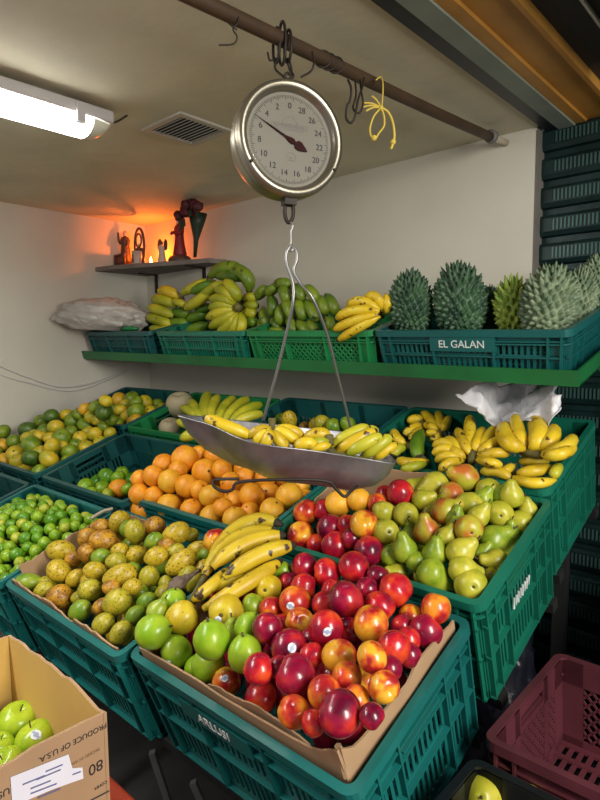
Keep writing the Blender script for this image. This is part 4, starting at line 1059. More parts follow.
eye = pt(291, 247, D)
Lw = [(291, 246), (286.5, 253), (287, 265), (293, 284), (293, 302), (288, 327), (275.6, 377), (263, 421)]
Rw = [(291, 246), (296, 251), (296.8, 260), (293.6, 271), (300.6, 284), (313, 299), (327, 334), (338, 377), (349, 421), (351, 433)]
w1 = [pt(u, v, D+.10*max(0, (v-300)/130)) for u, v in Lw]; w2 = [pt(u, v, D+.15*max(0, (v-300)/130)) for u, v in Rw]
wire('hanging_wire', w1[::-1]+w2[1:], .0034, wire_m, pan, pc)
wire('hook_wire', [pt(291, 222, D), pt(293, 226, D), pt(291, 232, D), pt(291, 243, D), pt(289, 249, D), pt(292, 251, D), pt(293.5, 246, D)], .0022, wire_m, pan, pc)
wire('foot_wire', [pt(239, 479, 1.13), pt(226, 479, 1.12), pt(214, 480, 1.11), pt(214, 486, 1.10), pt(222, 491, 1.10), pt(232, 490, 1.10), pt(240, 482, 1.10), pt(285, 479.5, 1.10), pt(326, 481, 1.11), pt(336, 489, 1.115), pt(344.5, 496.5, 1.12), pt(351, 491, 1.13), pt(357, 486, 1.15)], .0032, iron_m, pan, pc, n=5)
# bananas in the pan
def pan_f(rows, m):
    out = []
    for i, w in enumerate(rows):
        k = m[i % len(m)]; d = w[7] if len(w) > 7 else 1.22
        a, b, c = pt(w[0], w[1], d), pt(w[2], w[3], d-.01), pt(w[4], w[5], d)
        out.append((a, b, c, w[6]/F*d, k))
    return out
bunch('long smooth yellow banana lying along the raised side of the pan', pan_f(pxl('254 437 228 427 203 417 6.5 1.17'), 'y')).name = 'banana'
bunch('small yellow bananas splayed around an upright stalk in the pan', pan_f(pxl('''270 430 262 436 254 444 5.4 1.16; 271 431 267 440 264 451 5.4 1.15; 273 430 286 434 301 446 5.6 1.19; 273 432 279 440 289 451 5.6 1.16; 274 430 290 430 304 438 5.4 1.23; 270 428 258 431 247 438 5 1.17'''), 'yk'),
      crown=[pt(272, 418, 1.18), pt(272, 424, 1.18), pt(271, 431, 1.18)], crown_r=.008, group='banana hands in the pan')
bunch('short yellow bananas in the middle of the pan', pan_f(pxl('''329 437 318 434 303 441 6.4 1.22; 300 432 290 436 282 445 6 1.23; 316 446 305 443 294 451 6 1.17; 328 441 316 443 305 449 4.8 1.18; 330 445 320 447 308 452 4.4 1.17'''), 'yh'), crown=[pt(329, 436, 1.2), pt(331, 445, 1.19)], group='banana hands in the pan', crown_r=.010)
bunch('big yellow green bananas sloping up at the low end of the pan', pan_f(pxl('''328 449 350 435 370 427 6.4 1.22; 336 452 356 440 377 430 6 1.20; 346 455 364 444 383 435 6 1.19; 362 457 377 446 392 436 6.4 1.20; 374 459 385 451 397 444 5 1.21; 352 437 365 431 379 431 5 1.27'''), 'hyh'),
      crown=[pt(329, 450, 1.21), pt(345, 457, 1.19), pt(372, 461, 1.2)], crown_r=.010, group='banana hands in the pan')

# wire hook and ties on the pole
o = on_pole(.80); b0 = pt(233, 20, 1.10)
h1 = empty('hanging_hook', tuple(b0)); tag(h1, 'bent thin wire hook on the pole, well left of the dial', 'hook')
wire('hook', [pt(231, 12, 1.08), pt(237, 10, 1.09), pt(238, 22, 1.09), pt(233, 29, 1.09), pt(237, 37, 1.09), pt(233, 44, 1.09), pt(219, 45, 1.08)], .0016, iron_m, h1, b0)
wire('loose_end', [pt(237, 30, 1.09), pt(232, 26, 1.09), pt(228, 23, 1.09)], .0014, iron_m, h1, b0)
b0 = pt(357, 90, 1.3); h2 = empty('hanging_hook', tuple(b0)); tag(h2, 'pair of rusty wire hooks hanging beside the yellow string', 'hook')
wire('hook', [pt(348, 80, 1.3), pt(351, 88, 1.29), pt(350, 100, 1.29), pt(347, 106, 1.29), pt(346, 118, 1.29), pt(351, 123, 1.29), pt(355, 116, 1.29), pt(358, 100, 1.29), pt(362, 88, 1.30), pt(364, 78, 1.32)], .0026, iron_m, h2, b0)
wire('hook', [pt(355, 80, 1.33), pt(356, 95, 1.30), pt(353, 108, 1.30), pt(359, 113, 1.30), pt(363, 104, 1.30), pt(361, 90, 1.31), pt(360, 80, 1.34)], .0022, iron_m, h2, b0)
for u0, u1 in ((350, 353), (355, 358), (361, 364)):
    y = .96+.004*(u0-350); c = on_pole(y+.075)
    wire('binding', ringpts(c, .0178, .0178, RT, Yf), .0022, iron_m, h2, b0, True)
b0 = pt(381, 110, 1.36); h3 = empty('hanging_string', tuple(b0)); tag(h3, 'knotted yellow string with hanging loops tied to the pole', 'string')
wire('strand', [pt(376, 80, 1.36), pt(381, 77, 1.37), pt(383, 86, 1.35), pt(382, 104, 1.34), pt(381, 110, 1.34)], .0018, yrope_m, h3, b0)
wire('strand', [pt(381, 108, 1.34), pt(374, 116, 1.34), pt(370, 128, 1.34), pt(371, 136, 1.34), pt(375, 139, 1.34), pt(379, 133, 1.34), pt(384, 126, 1.34), pt(384, 116, 1.34), pt(381, 108, 1.34)], .0022, yrope_m, h3, b0)
wire('strand', [pt(382, 108, 1.34), pt(388, 112, 1.34), pt(392, 120, 1.34), pt(394, 130, 1.34), pt(394, 140, 1.34), pt(391, 149, 1.34)], .003, yrope_m, h3, b0)
for q in ((364, 103), (363, 107), (366, 111), (372, 96)):
    wire('strand', [pt(381, 108, 1.34), pt((381+q[0])/2, (108+q[1])/2-2, 1.34), pt(*q, 1.34)], .0022, yrope_m, h3, b0)
for q, rr in (((381, 108), .006), ((374, 138), .007), ((393, 142), .007)):
    bm = bmesh.new(); bmesh.ops.create_uvsphere(bm, u_segments=10, v_segments=8, radius=rr, matrix=Matrix.Translation(pt(*q, 1.34)-b0)); obj('knot', bm, yrope_m, h3, True)

# ------------------------------------------------------------------ cardboard inside the crates
def torn_panel(name, p0, p1, up, n, h0, h1, th, mat, parent, org, low=.10, seed=0, jag=.006, notch=None, dn=None):
    """upright cardboard strip from p0 to p1 (points on the rim plane); its torn top edge runs from h0 to h1 above them"""
    rnd = random.Random(seed); bm = bmesh.new(); N = 26; A = []; dv = -up if dn is None else dn
    for k in range(N+1):
        t = k/N; h = (np.interp(t, h0, h1) if isinstance(h0, list) else h0+(h1-h0)*t)+rnd.uniform(-jag, jag)*.5+.5*jag*math.sin(t*17+seed)
        if notch and notch[0] < t < notch[1]: h -= notch[2]
        b = p0+(p1-p0)*t+n*(.002*math.sin(t*9+seed))
        A.append([bm.verts.new(q-org) for q in (b+dv*low, b+up*h, b+up*h+n*th, b+dv*low+n*th)])
    for a, b in zip(A, A[1:]):
        for k in range(4): bm.faces.new((a[k], a[(k+1) % 4], b[(k+1) % 4], b[k]))
    bm.faces.new(A[0][::-1]); bm.faces.new(A[-1])
    bmesh.ops.recalc_face_normals(bm, faces=bm.faces[:])
    return obj(name, bm, mat, parent)
def loc(key, a, b, h=0): return CR[key]+XD*a+YD*b+ND*h
cb = empty('cardboard_liner', tuple(loc('N0', .3, .2))); tag(cb, 'torn brown cardboard liner standing up inside the nectarine crate', 'cardboard')
og = loc('N0', .3, .2); U1 = ND*.985-YD*.10
DN = -ND*.999+YD*.05
torn_panel('front_panel', loc('N0', .026, .0275), loc('N0', .572, .0275), U1, -YD, [0, .1, .25, .46, .56, .72, .80, .90, .95, 1], [.012, .016, .0135, .014, .018, .022, .022, .026, .045, .062], .004, card_m, cb, og, seed=2, jag=.003, dn=DN)
torn_panel('front_flap', loc('N0', .24, .034), loc('N0', .50, .034), U1, -YD, [0, .2, .5, .8, 1], [.010, .026, .036, .030, .022], .003, card_m, cb, og, seed=5, jag=.004, dn=DN, low=.03)
torn_panel('end_panel', loc('N0', .5735, .026), loc('N0', .5735, .372), ND*.99-XD*.06, XD, [0, .06, .14, .30, .52, .58, .80, 1], [.062, .040, .030, .026, .024, .034, .024, .012], .004, card_m, cb, og, seed=3, jag=.003, dn=-ND-XD*.05)
torn_panel('side_panel', loc('N0', .0265, .03), loc('N0', .0265, .20), ND, -XD, .020, .006, .004, card_m, cb, og, seed=4, dn=-ND+XD*.05)
bm = bmesh.new(); P = [loc('N0', .569-.001*k, .026+.001*k, h) for k, h in enumerate((.0, .02, .04, .058))]
tube(bm, [p-og for p in P], .006, 6); obj('corner_fold', bm, card_m, cb)
cb = empty('cardboard_liner', tuple(loc('N1', .3, .2))); og = loc('N1', .3, .2); tag(cb, 'torn brown cardboard liner around the mangoes, one flap upright', 'cardboard')
torn_panel('front_panel', loc('N1', .03, .0235), loc('N1', .57, .0235), ND, -YD, .010, .006, .004, card_m, cb, og, seed=7, jag=.010, notch=(.45, .62, .014), dn=-ND+YD*.05)
torn_panel('side_flap', loc('N1', .0265, .05), loc('N1', .0265, .28), ND*.97-XD*.15, -XD, .030, .026, .004, card_m, cb, og, seed=8, jag=.004, dn=-ND+XD*.05)
torn_panel('back_strip', loc('N1', .04, .3755), loc('N1', .30, .3755), ND, YD, .014, .012, .003, card_m, cb, og, seed=9, dn=-ND-YD*.05)
cb = empty('cardboard_liner', tuple(loc('P0', .3, .2))); og = loc('P0', .3, .2); tag(cb, 'brown cardboard sheet at the back of the pear crate beside nectarines', 'cardboard')
torn_panel('back_panel', loc('P0', .04, .3755), loc('P0', .33, .3755), ND, YD, .020, .034, .004, card_m, cb, og, seed=12, jag=.002, dn=-ND-YD*.05)
torn_panel('side_panel', loc('P0', .0265, .20), loc('P0', .0265, .365), ND, -XD, .0, .02, .004, card_m, cb, og, seed=13, jag=.002, dn=-ND+XD*.05)
bm = bmesh.new(); P = [loc('N2', .575, .33, .012), loc('N2', .585, .37, .016), loc('N2', .592, .40, .010)]
tube(bm, spline(P, 4), .006, 6); tag(obj('wooden_peg', bm, plain('pale wood', (.40, .33, .24), .8), smooth=True), 'short pale wooden peg at the corner of the lime crate', 'peg')

# ------------------------------------------------------------------ cardboard apple box on a red table
BX0, BX1, BY0, BY1, BZ0, BZ1 = -1.095, -.75, -.10, .402, CH-.80, CH-.531
bc = np.array([(BX0+BX1)/2, (BY0+BY1)/2, BZ0])
bx = empty('cardboard_box', tuple(bc)); tag(bx, 'open brown cardboard box with upside-down printing, holding green apples', 'box')
def bwall(name, a, b, n, hts, m):
    bm = bmesh.new(); A = []; N = len(hts)-1
    for k, h in enumerate(hts):
        p = np.asarray(a)+(np.asarray(b)-np.asarray(a))*k/N
        A.append([bm.verts.new(q-bc) for q in (p, np.array([p[0], p[1], BZ1+h]), np.array([p[0], p[1], BZ1+h])+n*.005, p+n*.005)])
    for x, y in zip(A, A[1:]):
        for k in range(4): bm.faces.new((x[k], x[(k+1) % 4], y[(k+1) % 4], y[k])).material_index = 0 if k != 2 else 1
    bm.faces.new(A[0][::-1]); bm.faces.new(A[-1]); bmesh.ops.recalc_face_normals(bm, faces=bm.faces[:])
    return obj(name, bm, m, bx, mats=[card_m, cardin_m])
rr = random.Random(4)
wav = lambda n, a: [0]+[rr.uniform(-a, a) for _ in range(n-1)]+[0]
bwall('end_panel', (BX0, BY1, BZ0), (BX1, BY1, BZ0), np.array([0, -1., 0]), [0, .001, .004, .006, .002, .004, .008, .006, .009, .007, .005, .010, .008, .004, .0, -.004, 0], cardin_m)
bwall('side_panel', (BX1, BY0, BZ0), (BX1, BY1-.0055, BZ0), np.array([-1., 0, 0]), wav(20, .003), card_m)
bwall('side_panel', (BX0, BY0, BZ0), (BX0, BY1-.0055, BZ0), np.array([1., 0, 0]), wav(16, .002), cardin_m)
bwall('end_panel', (BX0+.0055, BY0, BZ0), (BX1-.0055, BY0, BZ0), np.array([0, 1., 0]), wav(10, .002), card_m)
bm = bmesh.new(); box(bm, BX0, BX1, BY0, BY1, BZ0, BZ0+.005, Matrix.Translation(-Vector(bc))); obj('bottom', bm, card_m, bx)
def on_box(u, v): return on(u, v, 0, BX1+.0008)
def btext(s, u, v, size, m=ink_m, name='printing'):
    p = on_box(u, v)-bc; return text(name, s, size, m, frame_m(p, (0, -1, 0), (0, 0, -1), (1, 0, 0)), bx, .0002)
btext('PRODUCE OF U.S.A.', 74, 742, .0112); btext('80', 96, 767, .023); btext('COMM', 101, 785, .0065)
btext('PACKED IN WASH.', 83, 758, .0060, plain('faded ink', (.22, .13, .07), .8)); btext('US', 4, 793, .013)
bm = bmesh.new(); a, b = on_box(86, 803)-bc, on_box(109, 791)-bc
tube(bm, [a, b], .0012, 4); obj('printed_rule', bm, ink_m, bx)
lab = [on_box(u, v)-bc+np.array([.0006, 0, 0]) for u, v in ((10, 777), (68, 754), (72, 768), (82, 767), (83, 778), (52, 789), (12, 806))]
bm = bmesh.new(); A = [bm.verts.new(p) for p in lab]; B = [bm.verts.new(p+np.array([.0008, 0, 0])) for p in lab]
bm.faces.new(A); bm.faces.new(B[::-1])
for k in range(len(lab)): bm.faces.new((A[k], A[(k+1) % 7], B[(k+1) % 7], B[k]))
bmesh.ops.recalc_face_normals(bm, faces=bm.faces[:]); pl = obj('paper_label', bm, paper_m, bx); pl['label'] = 'white paper label'
bm = bmesh.new()
for (u0, v0, u1, v1) in ((22, 784, 44, 775), (36, 779, 60, 769), (30, 788, 50, 780), (30, 793, 56, 783), (38, 797, 60, 788), (72, 774, 80, 771), (45, 771, 62, 764)):
    a, b = on_box(u0, v0)-bc+np.array([.0018, 0, 0]), on_box(u1, v1)-bc+np.array([.0018, 0, 0]); tube(bm, [a, b], .0011, 4)
obj('small_print', bm, inkbl_m, pl)
pul = bmesh.new(); box(pul, BX0+.012, BX1-.012, BY0+.012, BY1-.012, CH-.705, CH-.70)
tag(obj('pulp_tray', pul, plain('purple pulp', (.12, .09, .16), .9)), 'moulded pulp tray under the apples in the cardboard box', 'tray')
for u, v, r, ax, st, lb in ((18, 722, 20, (.3, .1, 1), 0, 'tallest green apple against the back of the cardboard box'), (36, 740, 20, (-.3, -.2, .9), 1, 'green apple with a tiny sticker next to the printed panel'),
                      (-1, 748, 15, (.2, .2, 1), 0, 'green apple at the picture edge in the cardboard box'), (8, 764, 16, (.1, -.5, .8), 0, 'green apple low behind the printed panel edge'), (-24, 738, 19, (0, 0, 1), 0, 'green apple deeper in the cardboard box beyond the picture edge')):
    P = on(u, v, 2, CH-.655); Rr = r/F*zdepth(P); tow = (CAM-P)/np.linalg.norm(CAM-P)
    o = fruit('apple', P, Rr, apple_m, ax, sticker=(tuple(tow+UP*.3), False) if st else None); tag(o, lb, 'apple', 'green apples in the box')
rt0 = on(140, 781, 2, CH-.805)
tb = empty('red_table', (-.95, .1, 0)); tag(tb, 'low red plastic table under the cardboard apple box', 'table')
bm = bmesh.new(); box(bm, -.40, .45, -.75, rt0[1]-.13, CH-.83, CH-.801); o = obj('table_top', bm, red_m, tb)
bv = o.modifiers.new('edge', 'BEVEL'); bv.width = .008; bv.segments = 3
for x in (-.36, .41):
    for y in (-.70, rt0[1]-.15):
        bm = bmesh.new(); box(bm, x-.025, x+.025, y-.025, y+.025, 0, CH-.83); obj('leg', bm, red_m, tb)

# ------------------------------------------------------------------ burgundy and black crates on a low bench at the right
zb = CH-.716; BH = .20
crate('plastic_crate', 'empty burgundy mesh crate to the right of the stacked green ones', (-.427+.3, .959+.2, zb-BH), (0, 0, 0), mat=burg_m, H=BH, fill='diamond', group='crates on the low bench', handle=True)
kb = on(474, 754, 2, CH-.735)
crate('plastic_crate', 'black crate with yellow green fruit in front of the burgundy crate', (kb[0]+.30, kb[1]-.205, CH-.735-BH), (0, 0, 0), mat=black_m, H=BH, fill='slot', group='crates on the low bench')
for u, v, r, k, ax, lb in ((477, 784, 13.5, 'q', (.3, .5, .6), 'small yellow fruit at the back corner of the black crate'), (483, 797, 21, 'y', (.2, -.6, .5), 'large yellow green fruit in the black crate'), (531, 803, 14, 'q', (0, 0, 1), 'yellow fruit at the bottom edge, alone in the black crate')):
    P = on(u, v, 2, CH-.79); o = fruit('quince', P, r/F*zdepth(P), pear_m[k], ax); o.name = 'guava'; tag(o, lb, 'guava', 'yellow fruit in the black crate')
for k, (x, y, z) in enumerate(((-.36, .86, -.888), (-.27, .86, -.888), (-.36, .77, -.888), (-.27, .77, -.888), (-.18, .85, -.888), (-.18, .76, -.888), (-.31, .81, -.822), (-.22, .80, -.822), (-.345, .74, -.83))):
    o = fruit('quince', (x, y, CH+z), .039, pear_m[random.choice('yq')], None, scale=(1, 1, .92)); o.name = 'guava'
    tag(o, 'yellow green fruit lower down in the black crate, under the top fruit', 'guava', 'fruit lower in the black crate')
bn = empty('low_bench', (-.1, .95, 0)); tag(bn, 'dark low bench under the burgundy and black crates', 'bench')
bm = bmesh.new(); box(bm, -.33, .35, -.50, .45, zb-BH-.045, zb-BH-.021); obj('bench_top', bm, rack_m, bn)
for x in (-.3, .32):
    for y in (-.47, .42):
        bm = bmesh.new(); box(bm, x-.02, x+.02, y-.02, y+.02, 0, zb-BH-.045); obj('leg', bm, rack_m, bn)

# ------------------------------------------------------------------ bags
def lump(name, cx, sx, seed, mat, amp=.12, fr=2.5, flat=None, sub=5):
    from mathutils import noise
    bm = bmesh.new(); bmesh.ops.create_icosphere(bm, subdivisions=sub, radius=1)
    for v in bm.verts:
        p = v.co.copy(); n = noise.noise(p*fr+Vector((seed, 0, 0)))*amp+abs(noise.noise(p*fr*2.3+Vector((0, seed, 0))))*amp*.8+abs(noise.noise(p*fr*5+Vector((0, 0, seed))))*amp*.35
        q = p*(1+n)
        if flat is not None and q.z < flat: q.z = flat
        v.co = Vector((q.x*sx[0], q.y*sx[1], q.z*sx[2]))
    o = obj(name, bm, mat, None, True); o.location = tuple(cx); return o
A_, B_ = on(58, 316, 1, 1.385), on(146, 322, 1, 1.70); P = (A_+B_)/2; P[2] += .012
o = lump('plastic_bag', P, (np.linalg.norm((B_-A_)[:2])/2, .10, .088), 3., bag_m, .20, 2.2, -.80); o.rotation_euler = (0, math.radians(3), math.atan2(B_[1]-A_[1], B_[0]-A_[0])); tag(o, 'hazy white plastic bag lying at the end of the upper shelf', 'bag')
print('bag', A_, B_)
bm = bmesh.new(); P = on(130, 329, 1, 1.60); bmesh.ops.create_icosphere(bm, subdivisions=2, radius=1)
for v in bm.verts: v.co = Vector((v.co.x*.075, v.co.y*.03, v.co.z*.015))
o = obj('green_cloth', bm, bright_m, None, True); o.location = tuple(P); tag(o, 'strip of bright green plastic in front of the white bag', 'plastic strip')
for (x, y, z), sz, sd, lb in (((-.215, 1.70, .448), (.19, .19, .47), 7, 'black garbage bag standing behind the burgundy crate'), ((-.78, 1.72, .362), (.17, .16, .38), 13, 'black garbage bag standing under the rack near the white wall')):
    o = lump('garbage_bag', (x, y, z), sz, sd, bbag_m, .20, 2.4, -.95); tag(o, lb, 'bag', 'black bags behind the crates')
# white bag tucked under the shelf
wb0 = on(512, 402, 1, 1.63)
bm = bmesh.new()
TOPR = [(457, 398, 1.56), (470, 390, 1.58), (486, 380, 1.66), (496, 384, 1.70), (505, 383, 1.74), (520, 382, 1.74), (530, 383, 1.70), (545, 383, 1.66), (556, 386, 1.62), (558, 392, 1.59), (563, 406, 1.56)]
MIDR = [(462, 400, 1.55), (473, 402, 1.55), (484, 398, 1.58), (494, 404, 1.67), (504, 402, 1.71), (518, 401, 1.71), (526, 400, 1.66), (538, 402, 1.60), (548, 402, 1.57), (554, 404, 1.55), (562, 407, 1.55)]
BOTR = [(478, 405, 1.54), (483, 412, 1.54), (486, 419, 1.55), (492, 420, 1.60), (502, 418, 1.63), (514, 416, 1.62), (524, 416, 1.58), (532, 419, 1.55), (541, 422, 1.54), (550, 415, 1.54), (561, 409, 1.545)]
BB = [(480, 406, 1.53), (485, 414, 1.53), (488, 423, 1.53), (495, 424, 1.54), (504, 424, 1.54), (515, 422, 1.54), (524, 422, 1.53), (533, 423, 1.53), (541, 425, 1.53), (550, 417, 1.53), (561, 410, 1.54)]
grid = []
for row in (TOPR, MIDR, BOTR, BB):
    grid.append(spline([on(u, v, 1, y)-wb0 for u, v, y in row], 6))
cols_ = [spline([g[k] for g in grid], 7) for k in range(len(grid[0]))]
from mathutils import noise as mn0
V = [[bm.verts.new(p+.016*np.array(mn0.noise_vector(Vector(p)*22))+.007*np.array(mn0.noise_vector(Vector(p)*55))) for p in c] for c in cols_]
for a, b in zip(V, V[1:]):
    for k in range(len(a)-1): bm.faces.new((a[k], a[k+1], b[k+1], b[k]))
o = obj('plastic_bag', bm, wbag_m, None, True); o.location = tuple(wb0); md = o.modifiers.new('thick', 'SOLIDIFY'); md.thickness = .0015
tag(o, 'crumpled open white plastic bag wedged under the shelf above the bananas', 'bag')

# ------------------------------------------------------------------ devotional shelf in the corner
VZ = CH+.412
ring_ = [(XL+.003, YB-.003), (XL+.003, 1.64), (-2.86, 1.66), (-2.29, 1.865), (-2.27, YB-.003)]
vs = empty('corner_shelf', (-2.7, 1.85, VZ)); tag(vs, 'small grey board shelf in the corner holding statuettes and a candle', 'shelf')
bm = bmesh.new(); poly(bm, [(x+2.7, y-1.85) for x, y in ring_], 0, .022, Matrix.Identity(4)); bmesh.ops.recalc_face_normals(bm, faces=bm.faces[:]); obj('board', bm, wood_m, vs)
for u in (157, 205):
    x = on(u, 274, 1, YB)[0]
    bm = bmesh.new(); box(bm, x-.011, x+.011, YB-.009, YB-.003, VZ-.105, VZ, Matrix.Translation((2.7, -1.85, -VZ))); box(bm, x-.011, x+.011, YB-.12, YB-.003, VZ-.006, VZ-.0005, Matrix.Translation((2.7, -1.85, -VZ)))
    obj('bracket', bm, iron_m, vs)
VT = VZ+.0225
def vpos(u, y): p = on(u, 262, 1, y); return np.array([p[0], y, VT])
def figure(name, label, u, y, h, body, cat, parts):
    c = vpos(u, y); e = empty(name, tuple(c)); tag(e, label, cat)
    for nm, fn, m in parts:
        bm = bmesh.new(); fn(bm); obj(nm, bm, m, e, True)
    return e
def robed(h, w):
    def f(bm): lathe(bm, [(w*.9, 0), (w, h*.06), (w*.75, h*.3), (w*.62, h*.55), (w*.75, h*.72), (w*.5, h*.80), (w*.22, h*.83), (w*.24, h*.86)], 14)
    return f
def head(h, w):
    def f(bm): bmesh.ops.create_uvsphere(bm, u_segments=12, v_segments=10, radius=h*.085, matrix=Matrix.Translation((0, 0, h*.91)) @ Matrix.Diagonal((.85, .9, 1.15, 1)))
    return f
def tubes(lst):
    def f(bm):
        for pts, r in lst: tube(bm, spline([np.array(p) for p in pts], 4), r, 7)
    return f
def blob(p, s):
    def f(bm): bmesh.ops.create_icosphere(bm, subdivisions=3, radius=1, matrix=Matrix.Translation(p) @ Matrix.Diagonal((*s, 1)))
    return f
def bx_(*a):
    def f(bm): box(bm, *a)
    return f
h = .180
figure('statuette', 'brown statuette raising one arm at the end of the corner shelf', 126, 1.80, h, None, 'statuette',
       [('plinth', bx_(-.03, .03, -.022, .022, 0, .030), fig_m), ('robe', lambda bm: (robed(h, .036)(bm), bmesh.ops.translate(bm, verts=bm.verts, vec=(0, 0, .030))), fig_m),
        ('head', lambda bm: (head(h, .036)(bm), bmesh.ops.translate(bm, verts=bm.verts, vec=(0, 0, .030))), figw_m),
        ('raised_arm', tubes([([(-.018, 0, .155), (-.04, -.01, .145), (-.052, -.012, .185), (-.054, -.012, .205)], .0065)]), fig_m), ('lowered_arm', tubes([([(.02, 0, .155), (.034, -.01, .125), (.02, -.025, .11)], .0065)]), fig_m)])
figure('picture_frame', 'small dark framed picture in front of the brown statuette', 119, 1.745, .1, None, 'picture',
       [('frame', lambda bm: [box(bm, *q) for q in ((-.05, .05, 0, .012, 0, .012), (-.05, .05, 0, .012, .063, .075), (-.05, -.038, 0, .012, .012, .063), (.038, .05, 0, .012, .012, .063))], fig_m), ('picture_sheet', bx_(-.038, .038, .004, .008, .012, .063), plain('dim print', (.22, .07, .05), .6, noise=.6, scale=60))])
figure('statuette', 'statuette seated inside a tall oval ring beside the candle', 140, 1.79, .17, None, 'statuette',
       [('ring', lambda bm: tube(bm, [np.array((.045*math.cos(a), 0, .105+.095*math.sin(a))) for a in np.linspace(0, 2*PI, 25)[:-1]], .007, 8, True), fig_m),
        ('inner_ring', lambda bm: tube(bm, [np.array((.026*math.cos(a), -.004, .135+.036*math.sin(a))) for a in np.linspace(0, 2*PI, 19)[:-1]], .005, 7, True), fig_m),
        ('robe', robed(.12, .034), fig_m), ('head', head(.12, .034), figw_m), ('base', bx_(-.045, .045, -.02, .02, 0, .010), fig_m)])
figure('votive_glass', 'pale glass with a printed figure just beside the burning candle', 137, 1.735, .07, None, 'candle glass',
       [('glass', lambda bm: lathe(bm, [(.020, 0), (.024, .004), (.026, .066), (.023, .066), (.021, .006), (0, .006)], 16), figw_m), ('printed_figure', lambda bm: (robed(.05, .010)(bm), bmesh.ops.translate(bm, verts=bm.verts, vec=(0, -.0215, .008))), fig_m)])
cd = figure('candle', 'short burning candle glowing orange on the corner shelf', 151, 1.865, .05, None, 'candle',
       [('wax', lambda bm: lathe(bm, [(.016, 0), (.017, .002), (.017, .020), (.012, .022), (0, .020)], 14), wax_m), ('flame', lambda bm: lathe(bm, [(0, .022), (.007, .030), (.008, .036), (.004, .048), (0, .060)], 10), flame_m)])
h = .12
figure('statuette', 'small winged statuette between the candle and the red-robed one', 162, 1.83, h, None, 'statuette',
       [('robe', robed(h, .026), figw_m), ('head', head(h, .026), fig_m), ('wing', lambda bm: blob((-.026, .008, .10), (.022, .006, .036))(bm), fig_m), ('wing', lambda bm: blob((.022, .010, .10), (.016, .006, .030))(bm), fig_m), ('base', lambda bm: lathe(bm, [(.034, 0), (.034, .008), (.02, .014)], 14), figw_m)])
h = .20
figure('statuette', 'red-robed statuette on a dark base beside the wrapped roses', 180, 1.86, h, None, 'statuette',
       [('base', lambda bm: lathe(bm, [(.060, 0), (.062, .014), (.05, .030), (.034, .036)], 16), fig_m), ('robe', lambda bm: (robed(h, .036)(bm), bmesh.ops.translate(bm, verts=bm.verts, vec=(0, 0, .030))), figr_m), ('head', lambda bm: (head(h, .036)(bm), bmesh.ops.translate(bm, verts=bm.verts, vec=(0, 0, .030))), figw_m),
        ('veil', lambda bm: blob((0, .012, .205), (.028, .02, .036))(bm), fig_m), ('arm', tubes([([(-.022, 0, .165), (-.040, -.02, .15), (-.012, -.035, .15)], .008)]), figr_m), ('arm', tubes([([(.022, 0, .165), (.036, -.02, .145), (.010, -.035, .14)], .008)]), figr_m)])
c = vpos(195, 1.80); e = empty('rose_bouquet', tuple(c)); tag(e, 'bouquet of dark red roses in a green wrap leaning in the corner', 'bouquet')
bm = bmesh.new(); lathe(bm, [(.008, .0), (.012, .08), (.032, .15), (.045, .20), (.040, .20), (.027, .15), (.006, .085)], 14)
for v in bm.verts: v.co.x += .16*v.co.z
obj('wrap', bm, leaf_m, e, True)
bm = bmesh.new(); tube(bm, [(0, 0, 0), (.0, 0, .09)], .006, 6); obj('stalk', bm, leaf_m, e, True)
from mathutils import noise as mnoise
for k, (x, z) in enumerate(((-.060, .200), (-.030, .232), (.02, .236), (.07, .234), (.045, .205), (.105, .215), (.005, .205))):
    if VT+z+.026 > ZC: z = ZC-VT-.028
    bm = bmesh.new(); bmesh.ops.create_icosphere(bm, subdivisions=3, radius=.024, matrix=Matrix.Translation((x, -.045+.018*math.sin(k*2.), z)))
    for v in bm.verts: v.co += (v.co-Vector((x, -.045, z)))*.35*mnoise.noise(v.co*70+Vector((k*5, 0, 0)))
    obj('rose', bm, rose_m, e, True)
bm = bmesh.new()
for k in range(9):
    a = k*.7; x = .03+.07*math.cos(a); z = .19+.05*math.sin(a*1.3)
    A = [bm.verts.new((x+dx, -.06+dy, z+dz)) for dx, dy, dz in ((-.014, 0, -.02), (.012, .004, -.012), (.018, -.004, .02), (-.008, .003, .018))]; bm.faces.new(A)
obj('leaves', bm, leaf_m, e)

# ------------------------------------------------------------------ ceiling lamp, vent, cable
lx1 = on(0, 86, 2, CH+.655)[0]; le = on(108, 128, 2, CH+.655)[1]
zl = CH+.645
dx0 = on(0, 121, 2, zl-.03)[0]; dx1 = on(0, 95, 2, zl-.0)[0]
print('lamp', lx1, le, dx0, dx1)
xc = (dx0+lx1)/2; hw = abs(lx1-dx0)/2
LLEN = 1.25
lp_ = empty('ceiling_lamp', (xc, le-LLEN/2, zl)); tag(lp_, 'long lit fluorescent batten lamp under the ceiling by the left wall', 'lamp')
bm = bmesh.new(); box(bm, -hw, hw, -LLEN/2, LLEN/2-.012, .004, .040)
o = obj('housing', bm, fix_m, lp_); bv = o.modifiers.new('edge', 'BEVEL'); bv.width = .008; bv.segments = 2
bm = bmesh.new(); prof = [(hw*.93*math.cos(a), -abs(hw*.62*math.sin(a))) for a in np.linspace(0, PI, 11)]
ra = [bm.verts.new((x, -LLEN/2+.03, z+.003)) for x, z in prof]; rb = [bm.verts.new((x, LLEN/2-.075, z+.003)) for x, z in prof]
for k in range(10): bm.faces.new((ra[k], rb[k], rb[k+1], ra[k+1]))
bm.faces.new(ra); bm.faces.new(rb[::-1]); bmesh.ops.recalc_face_normals(bm, faces=bm.faces[:])
obj('diffuser', bm, tube_m, lp_)
